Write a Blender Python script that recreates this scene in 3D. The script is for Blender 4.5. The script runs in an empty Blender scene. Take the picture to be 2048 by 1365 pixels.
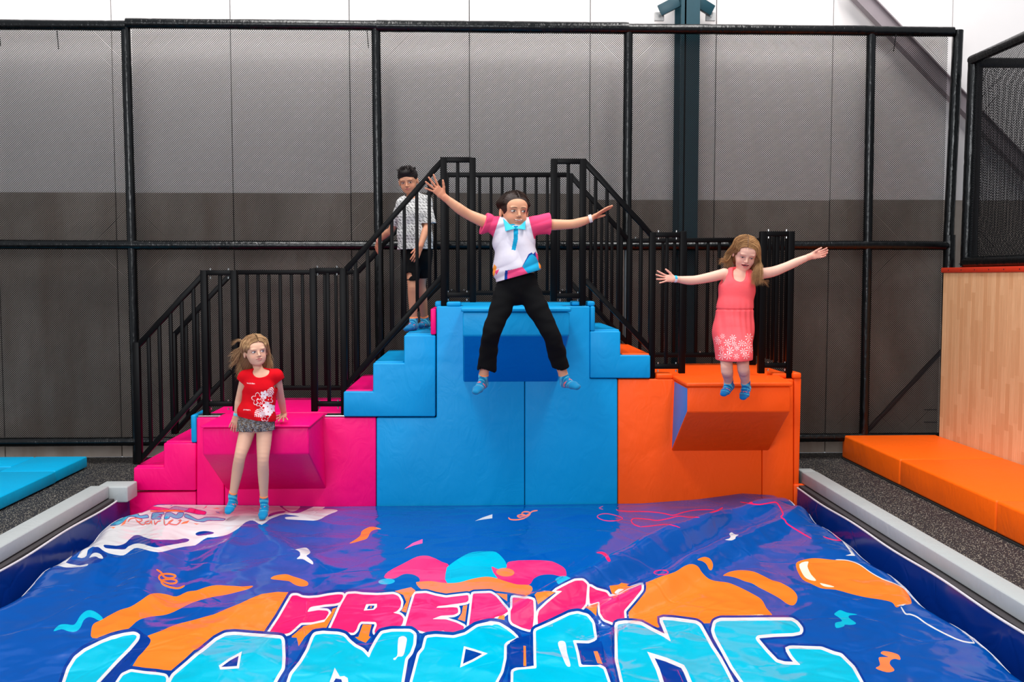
import bpy, bmesh, math, random
import numpy as np
from mathutils import Vector, Matrix, Euler
from mathutils.geometry import delaunay_2d_cdt
random.seed(7); RNG = np.random.default_rng(7)
R = math.radians

# ------------------------------------------------------------------ camera
sc = bpy.context.scene
COL = sc.collection
FPX = 2000.0
CAM = Vector((0.0, 0.0, 1.75))
cam_d = bpy.data.cameras.new('camera'); cam = bpy.data.objects.new('camera', cam_d); COL.objects.link(cam)
cam_d.sensor_width = 36.0; cam_d.lens = 36.0 * FPX / 2048.0
cam_d.clip_end = 200
cam.location = CAM
cam.rotation_euler = (R(90 - 3.635), 0, R(-2.0))
sc.camera = cam
CR = Euler((R(90 - 3.635), 0, R(-2.0))).to_matrix()

def ray(px, py):
    return CR @ Vector(((px - 1024) / FPX, -(py - 682.5) / FPX, -1.0))
def P(px, py, Y):
    d = ray(px, py); return CAM + d * (Y / d.y)
def PZ(px, py, z):
    d = ray(px, py); return CAM + d * ((z - CAM.z) / d.z)

# ------------------------------------------------------------------ light
FLOOR = 0.045
w = bpy.data.worlds.new('world'); sc.world = w; w.use_nodes = True
bg = w.node_tree.nodes['Background']
bg.inputs[0].default_value = (0.86, 0.92, 1.0, 1); bg.inputs[1].default_value = 0.58
def area(name, loc, aim, sx, sy, power, col=(1, 1, 1)):
    l = bpy.data.lights.new(name, 'AREA'); l.shape = 'RECTANGLE'; l.size = sx; l.size_y = sy
    l.energy = power; l.color = col
    o = bpy.data.objects.new(name, l); COL.objects.link(o); o.location = loc
    o.rotation_euler = (Vector(aim) - Vector(loc)).to_track_quat('-Z', 'Y').to_euler()
    return o
area('skylight_strip', (-2.2, 5.8, 8.0), (-2.2, 6.2, 0), 1.2, 5.5, 430, (1, 0.98, 0.95))
area('skylight_strip', (2.6, 5.8, 8.0), (2.6, 6.2, 0), 1.2, 5.5, 430, (1, 0.98, 0.95))
area('open_doorway_light', (-3.0, -5.0, 4.5), (0, 8.0, 1.0), 6.0, 3.5, 620, (0.95, 0.98, 1))
sc.view_settings.view_transform = 'Standard'; sc.view_settings.look = 'None'
sc.view_settings.gamma = 1.0; sc.view_settings.use_curve_mapping = False
sc.view_settings.exposure = 0.15

# ------------------------------------------------------------------ materials
def lin(c):
    out = []
    for v in c[:3]:
        v /= 255.0
        out.append(v / 12.92 if v <= 0.04045 else ((v + 0.055) / 1.055) ** 2.4)
    return tuple(out) + (1.0,)
class NT:
    def __init__(s, name):
        s.m = bpy.data.materials.new(name); s.m.use_nodes = True
        s.t = s.m.node_tree; s.b = s.t.nodes['Principled BSDF']
    def n(s, typ, **kw):
        nd = s.t.nodes.new('ShaderNode' + typ)
        for k, v in kw.items():
            if hasattr(nd, k): setattr(nd, k, v)
            else: nd.inputs[k.replace('_', ' ')].default_value = v
        return nd
    def l(s, a, b): s.t.links.new(a, b)
    def coord(s, scale=(1, 1, 1), kind='Object'):
        tc = s.n('TexCoord'); mp = s.n('Mapping'); mp.inputs['Scale'].default_value = scale
        s.l(tc.outputs[kind], mp.inputs['Vector']); return mp.outputs['Vector']
    def noise(s, v, scale, detail=3, rough=0.5, dist=0.0):
        n = s.n('TexNoise'); n.inputs['Scale'].default_value = scale; n.inputs['Detail'].default_value = detail
        n.inputs['Roughness'].default_value = rough; n.inputs['Distortion'].default_value = dist
        s.l(v, n.inputs['Vector']); return n.outputs['Fac']
    def ramp(s, f, stops, interp='LINEAR'):
        r = s.n('ValToRGB'); r.color_ramp.interpolation = interp
        e = r.color_ramp.elements
        e[0].position, e[0].color = stops[0][0], stops[0][1]
        e[1].position, e[1].color = stops[-1][0], stops[-1][1]
        for p, c in stops[1:-1]:
            x = e.new(p); x.color = c
        s.l(f, r.inputs['Fac']); return r.outputs['Color']
    def mix(s, f, a, b, mode='MIX'):
        m = s.n('Mix', data_type='RGBA', blend_type=mode)
        for sock, v in ((m.inputs['Factor'], f), (m.inputs['A'], a), (m.inputs['B'], b)):
            pass
        fi, ai, bi = m.inputs[0], m.inputs[6], m.inputs[7]
        for sock, v in ((fi, f), (ai, a), (bi, b)):
            if isinstance(v, (tuple, float, int)): sock.default_value = v
            else: s.l(v, sock)
        return m.outputs[2]
    def bump(s, h, strength, dist=0.01, prev=None):
        b = s.n('Bump'); b.inputs['Strength'].default_value = strength; b.inputs['Distance'].default_value = dist
        s.l(h, b.inputs['Height'])
        if prev is not None: s.l(prev, b.inputs['Normal'])
        return b.outputs['Normal']
    def set(s, **kw):
        for k, v in kw.items():
            i = s.b.inputs[k.replace('_', ' ')]
            if isinstance(v, (float, int, tuple)): i.default_value = v
            else: s.l(v, i)
        return s.m
MAT = {}
def vinyl(name, rgb, rough=0.42, wr=0.22, coat=0.0):
    t = NT(name); v = t.coord(); v2 = t.coord((1.6, 1.6, 0.9))
    n1 = t.noise(v, 1.6, 2, 0.5, 0.8); n2 = t.noise(v2, 4.5, 2, 0.5, 2.2); n3 = t.noise(v, 900, 1)
    b = t.bump(n1, wr, 0.07); b = t.bump(n2, wr * 0.8, 0.018, b); b = t.bump(n3, 0.10, 0.0006, b)
    c = t.mix(t.noise(v, 1.3, 2), lin([x * 0.97 for x in rgb]), lin(rgb))
    MAT[name] = t.set(Base_Color=c, Roughness=rough, Normal=b, Specular_IOR_Level=0.18, Coat_Weight=coat, Coat_Roughness=0.12)
    return MAT[name]
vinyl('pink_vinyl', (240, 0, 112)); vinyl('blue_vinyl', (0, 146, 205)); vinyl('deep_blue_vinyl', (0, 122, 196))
vinyl('orange_vinyl', (252, 86, 16)); vinyl('mat_orange_vinyl', (252, 100, 12)); vinyl('mat_cyan_vinyl', (0, 165, 215))
vinyl('grey_vinyl', (168, 172, 172), 0.5)
def plain(name, rgb, rough=0.5, metal=0.0, spec=0.5, nscale=40, ns=0.08):
    t = NT(name); v = t.coord(); n = t.noise(v, nscale, 3)
    c = t.mix(n, lin([x * 0.88 for x in rgb]), lin([min(255, x * 1.06) for x in rgb]))
    MAT[name] = t.set(Base_Color=c, Roughness=rough, Metallic=metal, Specular_IOR_Level=spec, Normal=t.bump(n, ns, 0.002))
    return MAT[name]
plain('black_steel', (3, 2, 3), 0.42, 0, 0.11, 200, 0.03)
plain('net_cord', (13, 12, 14), 0.8, 0, 0.2)
plain('dark_core', (20, 18, 20), 0.8)
plain('zinc', (190, 190, 188), 0.3, 1.0)
plain('galvanised', (120, 128, 132), 0.4, 0.6)
plain('teal_steel', (14, 62, 74), 0.42, 0, 0.5, 6, 0.04)
plain('mauve_steel', (150, 138, 142), 0.5, 0, 0.4, 6, 0.05)
plain('dark_brace', (42, 36, 38), 0.5)
plain('white_clip', (190, 188, 186), 0.4)
plain('red_strip', (206, 52, 22), 0.5)
plain('blue_strip', (0, 96, 150), 0.5)
plain('white_hem', (205, 200, 205), 0.45)
plain('dark_lip', (62, 58, 60), 0.75, 0, 0.3)
t = NT('padded_sleeve'); v = t.coord((6, 6, 2.2)); n = t.noise(v, 3, 4, 0.6, 1.0); v2 = t.coord(); n2 = t.noise(v2, 60, 3)
MAT['padded_sleeve'] = t.set(Base_Color=lin((7, 8, 9)), Roughness=t.ramp(n, [(0.3, (0.14,) * 3 + (1,)), (0.7, (0.30,) * 3 + (1,))]), Specular_IOR_Level=0.32,
    Normal=t.bump(n2, 0.12, 0.004, t.bump(n, 0.4, 0.012)))
# concrete, painted and raw
t = NT('painted_concrete'); v = t.coord(); n = t.noise(v, 1.2, 4, 0.6); n2 = t.noise(v, 12, 6, 0.75)
c = t.mix(n, lin((222, 216, 214)), lin((238, 232, 230)))
pits = t.ramp(n2, [(0.0, (0.78, 0.76, 0.76, 1)), (0.15, (0.86, 0.85, 0.84, 1)), (0.2, (1, 1, 1, 1))])
MAT['painted_concrete'] = t.set(Base_Color=t.mix(1.0, c, pits, 'MULTIPLY'), Roughness=0.7, Normal=t.bump(n2, 0.15, 0.004))
t = NT('raw_concrete'); v = t.coord(); n = t.noise(v, 0.9, 5, 0.65, 0.6); n2 = t.noise(v, 14, 6, 0.75); vs = t.coord((3.0, 1, 0.35)); n3 = t.noise(vs, 1.6, 4, 0.6)
c = t.ramp(n, [(0.3, lin((136, 124, 114))), (0.5, lin((158, 146, 136))), (0.72, lin((178, 166, 156)))])
c = t.mix(t.ramp(n3, [(0.45, (0, 0, 0, 1)), (0.75, (0.7, 0.7, 0.7, 1))]), c, lin((130, 110, 96)))
pits = t.ramp(n2, [(0.0, (0.35, 0.34, 0.34, 1)), (0.25, (0.7, 0.68, 0.67, 1)), (0.3, (1, 1, 1, 1))])
MAT['raw_concrete'] = t.set(Base_Color=t.mix(1.0, c, pits, 'MULTIPLY'), Roughness=0.8, Normal=t.bump(n2, 0.25, 0.005))
# speckled rubber floor
t = NT('speckled_rubber'); v = t.coord()
vo = t.n('TexVoronoi'); vo.inputs['Scale'].default_value = 92; vo.inputs['Randomness'].default_value = 1.0; t.l(v, vo.inputs['Vector'])
vn = t.noise(v, 160, 2)
d = t.ramp(vo.outputs['Distance'], [(0.0, (1, 1, 1, 1)), (0.26, (1, 1, 1, 1)), (0.34, (0, 0, 0, 1))])
sep = t.n('SeparateColor'); t.l(vo.outputs['Color'], sep.inputs[0])
pick = t.ramp(sep.outputs[0], [(0.0, (0, 0, 0, 1)), (0.32, (0, 0, 0, 1)), (0.34, (1, 1, 1, 1))])
spk = t.mix(sep.outputs[1], lin((140, 130, 108)), lin((190, 184, 172)))
f = t.mix(1.0, d, pick, 'MULTIPLY')
MAT['speckled_rubber'] = t.set(Base_Color=t.mix(f, t.mix(vn, lin((24, 24, 27)), lin((44, 43, 46))), spk), Roughness=0.7, Specular_IOR_Level=0.3, Normal=t.bump(t.noise(v, 220, 2), 0.3, 0.003))
# wood strips: colour varies per plank and in butt-joined lengths
t = NT('maple_strip'); oi = t.n('ObjectInfo'); v = t.coord((30, 30, 1.2)); g = t.noise(v, 3, 4, 0.6, 0.5)
tc = t.n('TexCoord'); sx = t.n('SeparateXYZ'); t.l(tc.outputs['Object'], sx.inputs[0])
ad = t.n('Math', operation='MULTIPLY_ADD'); t.l(oi.outputs['Random'], ad.inputs[0]); ad.inputs[1].default_value = 37.0; t.l(sx.outputs['Z'], ad.inputs[2])
ml = t.n('Math', operation='MULTIPLY'); t.l(ad.outputs[0], ml.inputs[0]); ml.inputs[1].default_value = 2.6
fl = t.n('Math', operation='FLOOR'); t.l(ml.outputs[0], fl.inputs[0])
wn = t.n('TexWhiteNoise', noise_dimensions='2D'); cx = t.n('CombineXYZ'); t.l(fl.outputs[0], cx.inputs[0]); t.l(oi.outputs['Random'], cx.inputs[1]); t.l(cx.outputs[0], wn.inputs['Vector'])
c = t.mix(wn.outputs['Value'], lin((208, 156, 112)), lin((228, 182, 138)))
c = t.mix(t.ramp(g, [(0.35, (0, 0, 0, 1)), (0.75, (0.6, 0.6, 0.6, 1))]), c, lin((190, 136, 92)))
MAT['maple_strip'] = t.set(Base_Color=c, Roughness=0.45, Normal=t.bump(g, 0.05, 0.001))
# vertex coloured materials for figures
def vcol(name, rough, bumpscale=0, bs=0.0, sss=0.0, sheen=0.0, spec=0.4):
    t = NT(name); a = t.n('Attribute', attribute_name='Col')
    kw = dict(Base_Color=a.outputs['Color'], Roughness=rough, Specular_IOR_Level=spec)
    if bumpscale:
        v = t.coord(); kw['Normal'] = t.bump(t.noise(v, bumpscale, 3), bs, 0.004)
    if sss:
        kw['Subsurface_Weight'] = sss; kw['Subsurface_Radius'] = (0.010, 0.004, 0.002); kw['Subsurface_Scale'] = 0.6
    if sheen: kw['Sheen_Weight'] = sheen
    MAT[name] = t.set(**kw); return MAT[name]
vcol('skin', 0.52, 0, 0, 0.08, 0, 0.3)
vcol('cloth', 0.88, 55, 0.25, 0, 0.0, 0.12)
vcol('hair', 0.55, 0, 0, 0, 0, 0.25)
vcol('knit', 0.9, 500, 0.3, 0, 0.15, 0.2)

# ------------------------------------------------------------------ object helpers
def tag(o, label=None, cat=None, group=None, kind=None):
    if label: o['label'] = label
    if cat: o['category'] = cat
    if group: o['group'] = group
    if kind: o['kind'] = kind
    return o
def mesh_obj(name, me, mats, parent=None):
    o = bpy.data.objects.new(name, me); COL.objects.link(o)
    for m in (mats if isinstance(mats, (list, tuple)) else [mats]):
        me.materials.append(MAT[m] if isinstance(m, str) else m)
    if parent:
        o.parent = parent
        if parent.matrix_world != Matrix.Identity(4) or parent.location.length > 0:
            o.matrix_parent_inverse = Matrix.Translation(parent.location).inverted()
    return o
def from_bm(name, bm, mats, parent=None, smooth=False):
    me = bpy.data.meshes.new(name); bm.to_mesh(me); bm.free()
    if smooth: me.shade_smooth()
    return mesh_obj(name, me, mats, parent)
def thing(name, loc, label, cat, group=None):
    o = bpy.data.objects.new(name, None); COL.objects.link(o); o.location = loc; o.empty_display_size = 0.1
    tag(o, label, cat, group); return o
def box_bm(x0, x1, y0, y1, z0, z1, bev=0.0, seg=3):
    bm = bmesh.new(); bmesh.ops.create_cube(bm, size=1)
    for v in bm.verts:
        v.co = Vector((x0 + (v.co.x + .5) * (x1 - x0), y0 + (v.co.y + .5) * (y1 - y0), z0 + (v.co.z + .5) * (z1 - z0)))
    if bev > 0: bmesh.ops.bevel(bm, geom=bm.edges[:], offset=bev, segments=seg, profile=0.5, affect='EDGES')
    return bm
def flat_shade(o):
    me = o.data; me.shade_smooth()
    try: me.set_sharp_from_angle(angle=R(28))
    except Exception: pass
    return o
def box(name, x0, x1, y0, y1, z0, z1, mat, parent=None, bev=0.0, seg=3):
    x0, x1 = min(x0, x1), max(x0, x1); z0, z1 = min(z0, z1), max(z0, z1)
    return flat_shade(from_bm(name, box_bm(x0, x1, y0, y1, z0, z1, bev, seg), mat, parent))
def pbox(name, px0, py0, px1, py1, Y, depth, mat, parent=None, bev=0.012):
    a = P(px0, py0, Y); b = P(px1, py1, Y); c = P(px1, py0, Y)
    return box(name, a.x, b.x, Y, Y + depth, b.z, (a.z + c.z) / 2, mat, parent, bev)
def prism(name, pts, y0, y1, mat, parent=None, bev=0.012, seg=3):
    """pts = list of (x, z) counter-clockwise as seen from the front (-y)"""
    bm = bmesh.new()
    f = [bm.verts.new((x, y0, z)) for x, z in pts]; b = [bm.verts.new((x, y1, z)) for x, z in pts]
    n = len(pts); bm.faces.new(f); bm.faces.new(b[::-1])
    for i in range(n): bm.faces.new((f[(i + 1) % n], f[i], b[i], b[(i + 1) % n]))
    bmesh.ops.recalc_face_normals(bm, faces=bm.faces[:])
    if bev: bmesh.ops.bevel(bm, geom=bm.edges[:], offset=bev, segments=seg, profile=0.5, affect='EDGES')
    return flat_shade(from_bm(name, bm, mat, parent))
def pprism(name, pxy, Y, depth, mat, parent=None, bev=0.012):
    pts = [P(a, b, Y) for a, b in pxy]
    return prism(name, [(p.x, p.z) for p in pts], Y, Y + depth, mat, parent, bev)
def bar_bm(bm, a, b, w, d, ref=Vector((0, 1, 0)), cuts=1):
    """rectangular bar from a to b; w across, d along ref"""
    a = Vector(a); b = Vector(b); t = (b - a).normalized(); s = t.cross(ref).normalized(); r = s.cross(t).normalized()
    rings = []
    for k in range(cuts + 1):
        c = a.lerp(b, k / cuts)
        rings.append([bm.verts.new(c + s * (w / 2 * i) + r * (d / 2 * j)) for i, j in ((-1, -1), (1, -1), (1, 1), (-1, 1))])
    for q in range(cuts):
        for i in range(4):
            bm.faces.new((rings[q][i], rings[q][(i + 1) % 4], rings[q + 1][(i + 1) % 4], rings[q + 1][i]))
    bm.faces.new(rings[0][::-1]); bm.faces.new(rings[-1])
def bar(name, a, b, w, d, mat, parent=None, bev=0.004):
    bm = bmesh.new(); bar_bm(bm, a, b, w, d); bmesh.ops.recalc_face_normals(bm, faces=bm.faces[:])
    if bev: bmesh.ops.bevel(bm, geom=bm.edges[:], offset=bev, segments=2, profile=0.5, affect='EDGES')
    return flat_shade(from_bm(name, bm, mat, parent))
def tube(name, pts, rad, mat, parent=None, seg=16, rfun=None):
    bm = bmesh.new(); rings = []
    n = len(pts)
    for k, p in enumerate(pts):
        p = Vector(p); t = (Vector(pts[min(k + 1, n - 1)]) - Vector(pts[max(k - 1, 0)])).normalized()
        ref = Vector((0, 1, 0)) if abs(t.y) < 0.9 else Vector((1, 0, 0))
        s = t.cross(ref).normalized(); r = s.cross(t)
        rr = rfun(k, n) if rfun else rad
        rings.append([bm.verts.new(p + (s * math.cos(2 * math.pi * i / seg) + r * math.sin(2 * math.pi * i / seg)) * rr) for i in range(seg)])
    for q in range(n - 1):
        for i in range(seg): bm.faces.new((rings[q][i], rings[q][(i + 1) % seg], rings[q + 1][(i + 1) % seg], rings[q + 1][i]))
    bm.faces.new(rings[0][::-1]); bm.faces.new(rings[-1]); bmesh.ops.recalc_face_normals(bm, faces=bm.faces[:])
    return flat_shade(from_bm(name, bm, mat, parent))
def sleeve(name, a, b, rad, parent, joint=0.42):
    """foam-sleeved pipe: slightly lumpy, with taped joints at intervals"""
    a = Vector(a); b = Vector(b); L = (b - a).length; n = max(6, int(L / 0.035)); pts = [a.lerp(b, k / n) for k in range(n + 1)]
    off = random.uniform(0, joint)
    def rf(k, nn):
        s = k / (nn - 1) * L; q = (s + off) % joint
        return rad * (0.965 if q < 0.036 else 1.0 + 0.018 * math.sin(s * 5 + off * 9) + random.uniform(-.008, .008))
    return tube(name, pts, rad, 'padded_sleeve', parent, 14, rf)

# ================================================================== SETTING
YW = 9.55
floor = thing('floor', (0, 0, 0), None, None); floor['kind'] = 'structure'
# floor: one slab each side of the sunken bag pit and one behind it
PX0, PX1, PY0, PY1 = -2.93, 2.74, 2.6, 7.88
for nm, a in (('rubber_sheet', (-7.5, PX0, 1.0, YW)), ('rubber_sheet', (PX1, 8.0, 1.0, YW)), ('rubber_sheet', (PX0, PX1, PY1, YW)), ('rubber_sheet', (PX0, PX1, 1.0, PY0))):
    box(nm, a[0], a[1], a[2], a[3], FLOOR - 0.08, FLOOR, 'speckled_rubber', floor)
box('pit_base', PX0, PX1, PY0, PY1, -0.95, -0.9, 'dark_core', floor)
wall = thing('wall_back', (0, YW, 0), None, None); wall['kind'] = 'structure'
box('backing', -7.5, 8.0, YW + 0.03, YW + 0.15, FLOOR, 7.2, 'dark_core', wall)
px_j = [-700, -470, -236, 0, 236, 470, 704, 940, 1178, 1426, 1656, 1890, 2125, 2360, 2600]
for i in range(len(px_j) - 1):
    x0 = P(px_j[i], 600, YW).x + 0.004; x1 = P(px_j[i + 1], 600, YW).x - 0.004
    zs = P(700, 385 if px_j[i + 1] < 1400 else 399, YW).z + random.uniform(-.01, .01)
    pr = random.uniform(0, 0.004)
    bm = box_bm(x0, x1, YW + pr, YW + 0.05, FLOOR, zs, 0.004, 1)
    n1 = len(bm.faces)
    b2 = box_bm(x0, x1, YW + pr, YW + 0.05, zs, 7.2, 0.0, 1)
    me2 = bpy.data.meshes.new('tmp'); b2.to_mesh(me2); b2.free(); bm.from_mesh(me2); bpy.data.meshes.remove(me2)
    bm.faces.ensure_lookup_table()
    for f in bm.faces: f.material_index = 1 if f.calc_center_median().z > zs + 0.01 else 0
    from_bm('wall_panel', bm, ['raw_concrete', 'painted_concrete'], wall)
# teal column with its wall bracket
YC = 9.30
colm = thing('steel_column', (P(1378, 600, YC).x, YC, FLOOR), 'dark teal steel column standing behind the net, bracketed to the wall', 'column')
x0 = P(1357, 300, YC).x; x1 = P(1397, 300, YC).x
box('web', x0 + 0.045, x0 + 0.06, YC, YW, FLOOR, 7.2, 'teal_steel', colm)
box('flange', x0 + 0.012, x1, YC, YC + 0.014, FLOOR, 7.2, 'teal_steel', colm, 0.002, 1)
box('flange', x0, x1 - 0.01, YW - 0.016, YW - 0.002, FLOOR, 7.2, 'teal_steel', colm, 0.002, 1)
for s, pxa, pxb in ((-1, 1358, 1319), (1, 1392, 1424)):
    a = P(pxa, 0 + 2, YC + 0.06); b = P(pxb, 22, YC + 0.10)
    arm = bar('bracket_arm', a, b, 0.10, 0.05, 'teal_steel', colm, 0.003)
    c = P(pxb - s * -3 - s * 4, 30, YC + 0.1)
    cl = box('wall_clip', c.x - 0.045, c.x + 0.045, YC + 0.13, YC + 0.16, c.z - 0.045, c.z + 0.035, 'white_clip', colm, 0.004, 1)
    tube('bolt', [(c.x, YC + 0.12, c.z), (c.x, YC + 0.14, c.z)], 0.012, 'zinc', cl, 8)
# diagonal braces
br = thing('diagonal_brace', P(1740, 0, 9.42), 'pale mauve steel brace running diagonally down the upper right wall', 'brace')
a = P(1690, -40, 9.42); b = P(2140, 430, 9.42)
bar('web', a, b, 0.13, 0.012, 'mauve_steel', br, 0)
n = (b - a).normalized().cross(Vector((0, 1, 0))) * 0.065
for s in (-1, 1): bar('flange', a + n * s + Vector((0, 0, 0)), b + n * s, 0.010, 0.09, 'mauve_steel', br, 0)
br = thing('diagonal_brace', P(1880, 705, 9.45), 'thin dark brace slanting down behind the bottom right net bay', 'brace')
bar('bar', P(1890, 695, 9.42), P(1735, 862, 9.42), 0.035, 0.04, 'dark_brace', br)
for yy in (820, 845): bar('bolt_rod', P(1848, yy, 9.44), P(1873, yy, 9.44), 0.008, 0.01, 'dark_brace', br, 0)

# ================================================================== NET ENCLOSURE
YN = 9.20
def net_panel(name, O, U, V, wid, hei, parent, pitch=0.0195, th=0.0043, seg=0.16, amp=0.004, ph=0.0):
    """diagonal knitted cords clipped to a rectangle (O origin, U,V unit axes)"""
    N = U.cross(V).normalized(); vs, fs = [], []
    def warp(u, v):
        e = min(u, wid - u, v, hei - v)
        k = amp * (1 if e > 0.02 else 0.0)
        return u + k * math.sin(v * 2.3 + ph + 2.0 * math.sin(u * 1.1)), v + k * 1.4 * math.sin(u * 1.9 + ph * 2 + 1.2 * math.sin(v * 2.1 + ph)) * (1.0 + 1.5 * math.exp(-e * 4))
    for fam in (1, -1):
        c = -hei if fam > 0 else 0.0
        end = wid if fam > 0 else wid + hei
        while c < end:
            # line u = c + v (fam 1) or u = c - v (fam -1)
            if fam > 0: v0 = max(0, -c); v1 = min(hei, wid - c)
            else: v0 = max(0, c - wid); v1 = min(hei, c)
            if v1 - v0 > 0.01:
                n = max(1, int((v1 - v0) / seg)); base = len(vs)
                for k in range(n + 1):
                    v = v0 + (v1 - v0) * k / n; u = c + fam * v; uu, vv = warp(u, v)
                    p = O + U * uu + V * vv + N * (0.0012 * fam)
                    s = (U * -fam + V) * 0.7071 if fam > 0 else (U + V) * 0.7071
                    s = (U * fam * -1 + V).normalized()
                    vs += [p + s * th / 2, p - s * th / 2, p - N * th * 0.8]
                for k in range(n):
                    i = base + k * 3
                    fs += [(i, i + 1, i + 4, i + 3), (i + 1, i + 2, i + 5, i + 4), (i + 2, i, i + 3, i + 5)]
            c += pitch
    me = bpy.data.meshes.new(name); me.from_pydata([tuple(v) for v in vs], [], fs); me.update()
    return tag(mesh_obj(name, me, 'net_cord', parent), kind='stuff')
net = thing('net_enclosure', P(1000, 900, YN), 'tall black safety net on a black padded pipe frame, spanning the back wall', 'safety net')
zT = P(1000, 53, YN).z; zM = P(1000, 491, YN).z; zB = P(1000, 879, YN).z
zTl = P(0, 50, YN).z; zTr = P(1900, 61, YN).z
posts = [-330, 264, 757.5, 1253.5, 1735, 1894]
pX = [P(a, 491, YN).x for a in posts]
r = 0.042
for i, x in enumerate(pX):
    if i == 3:
        sleeve('post', (x, YN, zM + 0.02), (x, YN, zT), r, net)
        tube('bare_post', [(x, YN + 0.01, FLOOR), (x, YN + 0.01, zM)], 0.022, 'galvanised', net, 12)
    elif i == 5:
        sleeve('post', (x + 0.03, YN, zB - 0.03), (x + 0.02, YN, zM + 0.1), r * 1.3, net)
        sleeve('post', (x + 0.01, YN, zM), (x + 0.05, YN, zT), r * 1.12, net)
    else:
        sleeve('post', (x + 0.005, YN, FLOOR), (x, YN, zM), r, net); sleeve('post', (x, YN, zM), (x - 0.01, YN, zT), r, net)
for i in range(5):
    a, b = pX[i], pX[i + 1]
    sleeve('top_bar', (a, YN - 0.01, zTl if i == 0 else zT - 0.004 * i), (b, YN - 0.01, zTl if i == 0 else zT - 0.004 * i), 0.046 if i != 2 else 0.054, net, 0.36)
    sleeve('middle_bar', (a, YN - 0.01, zM + random.uniform(-.006, .006)), (b, YN - 0.01, zM + random.uniform(-.006, .006)), 0.043, net, 0.36)
    sleeve('bottom_bar', (a, YN - 0.01, zB), (b, YN - 0.01, zB), 0.041, net, 0.36)
    for z0, z1, k in ((zM, zT, 0), (zB, zM, 1)):
        net_panel('net_panel', Vector((a + r * .7, YN + 0.03, z0 + 0.02)), Vector((1, 0, 0)), Vector((0, 0, 1)), b - a - r * 1.4, z1 - z0 - 0.03, net, amp=0.004, ph=i * 1.7 + k * 0.9)
for px_, l in ((-2, 30), (114, 36), (734, 34), (1793, 42)):
    a = P(px_, 62, YN - 0.04); b = P(px_ + (3 if px_ < 1000 else -6), 62 + l, YN - 0.04)
    bar('cable_tie', a, b, 0.007, 0.004, 'net_cord', net, 0)

# ================================================================== RIGHT SIDE: wood wall, cage, mats
XWD = 4.31
wd = thing('wooden_wall', (XWD, 8.0, FLOOR), 'pale maple strip wall on the right, capped by an orange-red strip', 'wooden wall')
y = 9.12; zt = 1.795
while y > 5.2:
    box('plank', XWD, XWD + 0.03 + random.uniform(0, .0008), y - 0.0665, y, FLOOR + 0.02, zt, 'maple_strip', wd, 0.0008, 1); y -= 0.067
for pl in wd.children: pl.location.x += random.uniform(0, 0.0012)
box('backing', XWD + 0.032, XWD + 0.10, 5.2, 9.13, FLOOR, zt - 0.01, 'dark_core', wd)
cp = box('cap_strip', XWD - 0.012, XWD + 0.12, 5.2, 9.15, zt, zt + 0.045, 'red_strip', wd, 0.006, 2)
for k in range(16): tube('screw', [(XWD - 0.014, 9.0 - k * 0.24, zt + 0.022), (XWD - 0.008, 9.0 - k * 0.24, zt + 0.022)], 0.006, 'dark_core', cp, 8)
pe = box('platform_pad', XWD + 0.13, XWD + 1.6, 5.2, 8.68, zt - 0.05, zt + 0.055, 'blue_strip', None, 0.01, 2); tag(pe, 'thin blue platform edge just above the red cap of the wooden wall', 'pad')
cg = thing('net_cage', (XWD + 0.08, 8.8, zt + 0.07), 'black padded net cage on top of the wooden wall at the far right', 'safety net')
ZA, ZC = 1.885, 3.66; xc = XWD + 0.05; yc = 8.8
sleeve('post', (xc, yc, ZA - 0.03), (xc + 0.02, yc, ZC), 0.05, cg)
sleeve('post', (xc + 0.07, yc + 0.03, ZA - 0.05), (xc + 0.07, yc + 0.03, ZC - 0.02), 0.045, cg)
sleeve('top_bar', (xc, yc, ZC), (xc, 5.2, ZC + 0.02), 0.042, cg)
sleeve('top_bar', (xc, yc, ZC - 0.02), (xc + 2.2, yc, ZC - 0.02), 0.046, cg)
sleeve('bottom_bar', (xc, yc, ZA), (xc, 5.2, ZA), 0.05, cg)
sleeve('bottom_bar', (xc, yc, ZA), (xc + 2.2, yc, ZA), 0.05, cg)
sleeve('post', (xc, 6.6, ZA), (xc, 6.6, ZC), 0.05, cg)
net_panel('net_panel', Vector((xc + 0.02, yc - 0.03, ZA + 0.03)), Vector((0, -1, 0)), Vector((0, 0, 1)), 3.5, ZC - ZA - 0.06, cg, pitch=0.022, amp=0.012)
net_panel('net_panel', Vector((xc + 0.06, yc + 0.02, ZA + 0.03)), Vector((1, 0, 0)), Vector((0, 0, 1)), 2.1, ZC - ZA - 0.08, cg, pitch=0.022, amp=0.012, ph=1.4)
bar('cable_tie', (xc + 0.3, yc - 1.55, ZC - 0.02), (xc + 0.3, yc - 1.52, ZC - 0.1), 0.01, 0.01, 'net_cord', cg, 0)
sleeve('foot', (xc - 0.03, yc + 0.05, zt + 0.05), (xc + 0.06, yc + 0.0, ZA), 0.03, cg)

MZ = 0.275
ys = [9.22, 7.93, 6.42, 4.9, 3.4]
labs = ['orange floor mat furthest back on the right, against the net', 'long orange floor mat in the middle along the wooden wall', 'orange floor mat nearest the camera on the right edge of the photo', 'orange floor mat nearest the camera on the right edge of the photo']
for i in range(3):
    m = box('floor_mat', 3.43, XWD - 0.005, ys[i + 1] + 0.004, ys[i] - 0.004, FLOOR + 0.014, MZ, 'mat_orange_vinyl', None, 0.018, 4)
    tag(m, labs[i], 'mat', 'orange floor mats along the wooden wall')
pl = box('trim_1', 3.424, XWD, 4.9, 9.2, FLOOR, FLOOR + 0.013, 'dark_core'); tag(pl, kind='structure')

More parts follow.
